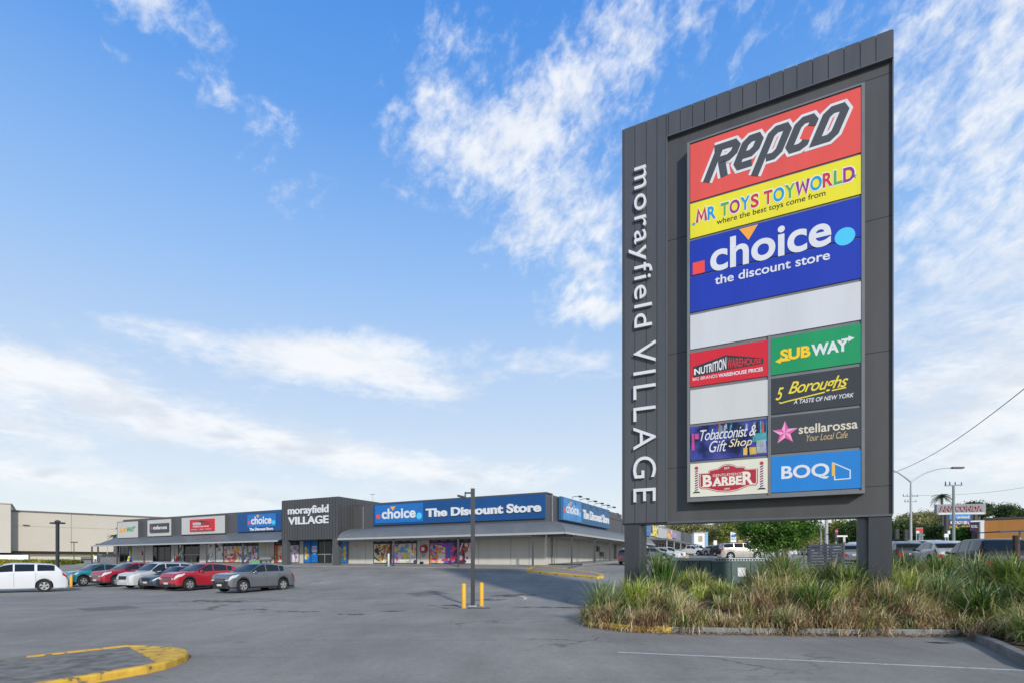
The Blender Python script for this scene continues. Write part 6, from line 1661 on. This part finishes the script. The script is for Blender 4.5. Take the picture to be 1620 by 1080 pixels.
clump('lime grass clump arching before the warning plate of the cabinet', 1085, 18.0, .95, 160, 4, .35, 1.0)
clump('mid green arching grass clump behind the brown thatch in the middle of the bed', 1245, 16.2, 1.35, 380, 2, .5, 1.0, mixt=.3)
clump('tall green grass clump below the slat fence', 1225, 17.8, 1.5, 300, 2, .4, .9, mixt=.25)
clump('bright green spiky grass clump at the front of the bed, midway between the legs', 1288, 13.7, 1.05, 520, 3, .62, .75, w=.015, mixt=.28)
clump('dark green drooping grass clump against the right sign leg', 1345, 14.9, 1.25, 380, 3, .5, 1.2, mixt=.2)
clump('olive grass clump in front of the slat fence', 1310, 17.0, 1.25, 260, 1, .45, .9, mixt=.3)
clump('lime green grass clump just right of the right sign leg', 1432, 14.6, 1.0, 420, 4, .45, .8, mixt=.3)
clump('deep green grass clump behind, right of the right sign leg', 1425, 17.2, 1.35, 340, 3, .35, .6)
clump('fresh green grass clump before the ice silver hatchback', 1490, 16.6, 1.35, 420, 2, .35, .6)
clump('grey green arching grass clump before the black wagon', 1545, 15.2, 1.35, 420, 5, .5, 1.0, w=.016)
clump('dark green grass clump spilling over the kerb corner', 1548, 12.9, 1.1, 480, 3, .62, 1.0, w=.015, mixt=.2)
clump('grey green grass clump between the kerb corner and the sign leg', 1490, 14.2, 1.1, 380, 5, .6, 1.1, mixt=.3)
clump('broad green grass clump at the right edge of the bed', 1600, 14.5, 1.35, 520, 2, .5, .9, w=.017)
clump('wide bladed green grass clump under the timber post', 1640, 12.6, 1.1, 420, 2, .6, .9, w=.017)
clump('straw coloured seed head clump in front of the right sign leg', 1400, 13.9, .95, 140, 0, .3, .6, w=.01, mixt=.1)
clump('brown thatch clump right of the spiky green clump', 1440, 13.3, .8, 380, 0, .8, 1.4, mixt=.15)

# ------------------------------------------------------------------ trees
def leaf_mat(name, stops, scale=.9): return ramp_mat(name, stops, scale, .55, island=True, spec=.3, trans=.3)
L_GUM = leaf_mat('gum_leaves', [(.1, (0.113, 0.133, 0.0471)), (.45, (0.264, 0.273, 0.113)), (.75, (0.471, 0.434, 0.189)), (.97, (0.679, 0.603, 0.32))], .25)
L_DARK = leaf_mat('dark_leaves', [(.1, (0.0217, 0.0435, 0.0145)), (.5, (0.0508, 0.0943, 0.0261)), (.8, (0.109, 0.167, 0.0435)), (.97, (0.189, 0.246, 0.0725))], .4)
L_LUSH = leaf_mat('lush_leaves', [(.1, (0.029, 0.0725, 0.0116)), (.45, (0.0653, 0.167, 0.0203)), (.75, (0.145, 0.29, 0.0435)), (.97, (0.261, 0.406, 0.087))], 1.1)
L_YEL = leaf_mat('yellow_green_leaves', [(.1, (0.087, 0.116, 0.0217)), (.5, (0.232, 0.275, 0.0508)), (.8, (0.406, 0.42, 0.087)), (.97, (0.58, 0.522, 0.174))], .5)
L_HEDGE = leaf_mat('hedge_leaves', [(.1, (0.0725, 0.102, 0.0145)), (.45, (0.189, 0.232, 0.029)), (.75, (0.406, 0.406, 0.0435)), (.97, (0.609, 0.522, 0.0725))], .35)
BARK = mat('bark', (.17, .145, .12), .9, var=.3, scale=4)
BARKP = mat('pale_gum_bark', (.38, .34, .28), .85, var=.25, scale=3)
def leaves(blobs, n, size, clump_r, aspect=.45, hollow=.35):
    """leaf quads gathered in clumps through the volume of several ellipsoids"""
    vol = np.array([b[3] * b[4] * b[5] for b in blobs]); pr = vol ** .67; pr /= pr.sum()
    per = 26; k = max(1, n // per); ids = nr.choice(len(blobs), k, p=pr); B = np.array(blobs)[ids]
    u = nr.normal(size=(k, 3)); u /= np.linalg.norm(u, axis=1)[:, None]; r = (hollow + (1 - hollow) * nr.random(k) ** .6) * nr.uniform(.8, 1.1, k)
    cc = B[:, :3] + u * r[:, None] * B[:, 3:6]
    P = np.repeat(cc, per, 0) + nr.normal(size=(k * per, 3)) * clump_r * np.array([1, 1, .62])
    m = len(P); s = size * nr.uniform(.55, 1.35, m)
    t = nr.normal(size=(m, 3)); t[:, 2] = t[:, 2] * .7 - .25; t /= np.linalg.norm(t, axis=1)[:, None]
    q = np.cross(t, nr.normal(size=(m, 3)) + np.array([0, 0, .8])); q /= np.linalg.norm(q, axis=1)[:, None] + 1e-9
    V = np.stack([P - t * s[:, None], P + q * (s * aspect)[:, None], P + t * s[:, None], P - q * (s * aspect)[:, None]], 1).reshape(-1, 3)
    return V
def leaf_obj(name, V, m, parent, origin):
    me = bpy.data.meshes.new(name); V = V - np.array(origin); n = len(V) // 4
    me.vertices.add(len(V)); me.vertices.foreach_set('co', V.ravel()); me.loops.add(len(V)); me.loops.foreach_set('vertex_index', np.arange(len(V), dtype=np.int32))
    me.polygons.add(n); me.polygons.foreach_set('loop_start', (np.arange(n) * 4).astype(np.int32)); me.materials.append(m); me.update(); me.validate()
    o = bpy.data.objects.new(name, me); col.objects.link(o); o.parent = parent
    return o
def tree(label, px, Y, blobs, n, size, lm, bark, cr=.45, tr=.2, cat='tree', group=None, name='tree', limbs=6):
    """blobs in photo terms: (px, py, half width px, half height px, depth shift m)"""
    p = at(px, Y); k = Y / F
    B = []
    for bx, by, rx, rz, dy in blobs: B.append(((bx - CX) * k, Y + dy, CZ + (H - by) * k, rx * k, rx * k * .9, rz * k))
    o = thing(name, label, cat, p, 0, group)
    leaf_obj('crown', leaves(B, n, size, cr), lm, o, tuple(p))
    mb = MB(); tops = [Vector(b[:3]) - p for b in B]; fork = Vector((0, 0, max(.6, min(t.z for t in tops) * .55)))
    mb.tube([(0, 0, -.3), (.03, 0, fork.z * .5), tuple(fork)], [tr * 1.25, tr, tr * .8], 8)
    for i in range(max(limbs, len(tops))):
        t = tops[i % len(tops)]; b = B[i % len(B)]
        e = t + Vector((rng.uniform(-.6, .6) * b[3], rng.uniform(-.6, .6) * b[4], rng.uniform(0, .6) * b[5]))
        md = fork.lerp(e, .5) + Vector((rng.uniform(-.1, .1), rng.uniform(-.1, .1), .1)) * e.length * .3
        mb.tube([tuple(fork), tuple(md), tuple(e)], [tr * .6, tr * .35, tr * .1], 6)
    mb.build('trunk', bark, o, smooth=60)
    return o
tree('round dense dark green tree standing behind the electrical cabinet under the sign', 1232, 31, [(1225, 838, 55, 22, 0), (1195, 832, 28, 16, .4), (1258, 835, 28, 20, -.3), (1215, 856, 32, 14, 0), (1240, 815, 40, 22, .3), (1205, 868, 14, 6, -.4), (1248, 860, 18, 10, .2)], 15000, .085, L_LUSH, BARK, .22, .13)
tree('thin yellow green sapling at the right edge of the round green tree', 1272, 34, [(1274, 850, 13, 12, 0), (1266, 862, 12, 8, 0)], 1500, .07, L_YEL, BARK, .2, .05)
TG = 'gum trees beyond the car park'
for i, (lab, px, Y, bl, n) in enumerate((
    ('tall pale gum tree above the grey end of the far shops', 1092, 150, [(1078, 836, 22, 8, 0), (1098, 832, 22, 10, 0), (1110, 842, 16, 9, 0), (1085, 846, 18, 6, 0)], 4200),
    ('thin gum tree with sky showing through, left end of the gum trees', 1068, 155, [(1063, 833, 9, 5, 0), (1072, 830, 8, 4, 0)], 700),
    ('slender gum tree with a pale trunk right of the small white building', 1120, 140, [(1122, 842, 12, 9, 0), (1116, 850, 10, 7, 0)], 1400),
    ('airy gum tree with a pale trunk before the bright sky gap', 1140, 150, [(1139, 831, 10, 6, 0), (1143, 843, 12, 7, 0), (1135, 851, 10, 6, 0)], 1500),
    ('yellow tinted gum tree left of the white pole sign', 1152, 135, [(1153, 838, 10, 8, 0), (1150, 850, 9, 9, 0), (1158, 830, 8, 6, 0)], 1700),
    ('brown tinted gum tree behind the white pole sign', 1168, 150, [(1166, 832, 14, 10, 0), (1176, 840, 14, 12, 0)], 2000))):
    tree(lab, px, Y, bl, int(n * 2.6), .27, (L_GUM, L_GUM, L_GUM, L_GUM, L_YEL, L_GUM)[i], BARKP, .8, .3, group=TG)
for lab, px, Y, bl, n, lm in (
    ('olive gum tree left of the thin power pole behind the slat fence', 1290, 120, [(1285, 838, 14, 9, 0), (1296, 842, 12, 9, 0), (1282, 850, 16, 6, 0)], 2000, L_GUM),
    ('mid green tree behind the red traffic light', 1328, 105, [(1330, 834, 16, 10, 0), (1320, 846, 14, 9, 0), (1338, 842, 14, 8, 0)], 2600, L_YEL),
    ('dark dense tree touching the right sign leg from the left', 1354, 100, [(1354, 838, 16, 14, 0), (1348, 850, 14, 8, 0), (1366, 845, 14, 14, 0)], 3200, L_DARK),
    ('dark green tree just right of the right sign leg', 1424, 95, [(1420, 838, 14, 12, 0), (1432, 845, 15, 10, 0), (1445, 850, 14, 8, 0), (1455, 842, 12, 10, 0)], 4200, L_DARK),
    ('broad pale olive gum tree behind the double armed street light', 1462, 125, [(1440, 824, 20, 11, 0), (1464, 822, 24, 13, 0), (1482, 832, 16, 14, 0), (1448, 836, 22, 10, 0)], 6500, L_GUM),
    ('dark bush left of the red and white board', 1478, 75, [(1479, 842, 13, 9, 0), (1487, 848, 10, 7, 0)], 2400, L_DARK),
    ('green and yellow bush before the dark pylon sign', 1528, 60, [(1518, 847, 12, 7, 0), (1532, 845, 14, 8, 0), (1543, 848, 10, 6, 0)], 3600, L_LUSH),
    ('dark tree top above the right end of the billboard', 1546, 120, [(1540, 800, 10, 4, 0), (1550, 806, 9, 5, 0)], 1100, L_DARK)):
    tree(lab, px, Y, bl, int(n * 2.6), .16 if Y < 80 else .24, lm, BARK, .5 if Y < 80 else .7, .22, group='trees and bushes along the road')
# wooded ridge at the far right: reads as one mass
B = []; k = 150 / F
for i in range(26): bx = 1545 + i * 9; B.append(((bx - CX) * k, 150 + rng.uniform(-3, 12), CZ + (H - (811 + rng.uniform(-5, 5) - (6 if 3 < i < 8 else 0))) * k, 9 * k, 8 * k, rng.uniform(6, 11) * k))
V = leaves(B, 34000, .28, .8); o = leaf_obj('woodland', V, L_DARK, None, (0, 0, 0)); tag(o, 'dark wooded ridge behind the orange brown restaurant wall', 'woodland', kind='stuff')
B = []
for i in range(80):
    bx = 1255 + i * 6; Y2 = 175; kk_ = Y2 / F
    B.append(((bx - CX) * kk_, Y2 + rng.uniform(-5, 5), CZ + (H - (856 + rng.uniform(-3, 6))) * kk_, 1.8, 1.5, rng.uniform(1.6, 3.4)))
for i in range(40):
    bx = 1020 + i * 6; B.append(((bx - CX) * 170 / F, 170 + rng.uniform(-5, 5), CZ + (H - (858 + rng.uniform(-4, 5))) * 170 / F, 1.8, 1.5, rng.uniform(1.6, 3.4)))
V = leaves(B, 34000, .32, .7); o = leaf_obj('scrub', V, L_GUM, None, (0, 0, 0)); tag(o, 'low olive scrub in the distance beyond the car park and the road', 'scrub', kind='stuff')
# palms
def palm(label, px, Y, top, cr_px, nf, flm):
    p = at(px, Y); h = CZ + (H - top) / F * Y - p.z; o = thing('palm_tree', label, 'palm tree', p, 0, 'palm trees')
    MB().tube([(0, 0, -.3), (.1, 0, h * .5), (0, 0, h)], [.28, .2, .2], 8).build('trunk', BARK, o)
    L = cr_px * Y / F; mb = MB()
    for i in range(nf):
        a = 2 * math.pi * i / nf + rng.uniform(-.2, .2); e = rng.uniform(-.35, 1.1); pts = []
        for k in range(8):
            f = k / 7; pts.append(Vector((math.cos(a) * L * f * math.cos(e * (1 - f)), math.sin(a) * L * f * math.cos(e * (1 - f)), h + L * f * math.sin(e) - L * .75 * f * f)))
        for k in range(1, 8):
            d = (pts[k] - pts[k - 1]).normalized(); sd_ = d.cross(Vector((0, 0, 1))).normalized()
            for s in (-1, 1):
                for j in range(3):
                    b = pts[k - 1].lerp(pts[k], j / 3); t = b + sd_ * s * L * .30 * (1 - .6 * (k / 7)) + d * L * .16 + Vector((0, 0, -L * .12)); mb.add([tuple(b), tuple(b + d * L * .045), tuple(t)], [(0, 1, 2)])
    mb.build('crown', flm, o, fix=False)
palm('palm tree standing behind the left end of the billboard', 1490, 100, 784, 15, 26, L_DARK)
palm('palm tree behind the left end of the shopping centre roof', 181, 95, 846, 9, 18, L_DARK)
# clipped hedge at the left
a, b = at(-70, 74), at(128, 79); d = b - a; Ln = d.xy.length
o = thing('hedge', 'long clipped yellow green hedge in front of the big beige building', 'hedge', (a.x, a.y, a.z), math.atan2(d.y, d.x))
h0, h1 = -.3, CZ + (H - 885) / F * 77 - a.z
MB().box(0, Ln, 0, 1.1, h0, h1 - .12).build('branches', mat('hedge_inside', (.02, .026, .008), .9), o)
n = 24000; P = np.stack([nr.uniform(0, Ln, n), nr.normal(0, .05, n), nr.uniform(h0, h1, n)], 1)
tp = nr.random(n) < .3; P[tp, 1] = nr.uniform(-.1, 1.2, tp.sum()); P[tp, 2] = h1 - .1 + np.abs(nr.normal(0, .07, tp.sum()))
P[:, 2] += np.sin(P[:, 0] * 1.7) * .04
s = .10 * nr.uniform(.6, 1.3, n); t = nr.normal(size=(n, 3)); t /= np.linalg.norm(t, axis=1)[:, None]; q = np.cross(t, nr.normal(size=(n, 3))); q /= np.linalg.norm(q, axis=1)[:, None]
leaf_obj('foliage', np.stack([P - t * s[:, None], P + q * (s * .6)[:, None], P + t * s[:, None], P - q * (s * .6)[:, None]], 1).reshape(-1, 3), L_HEDGE, o, (0, 0, 0))
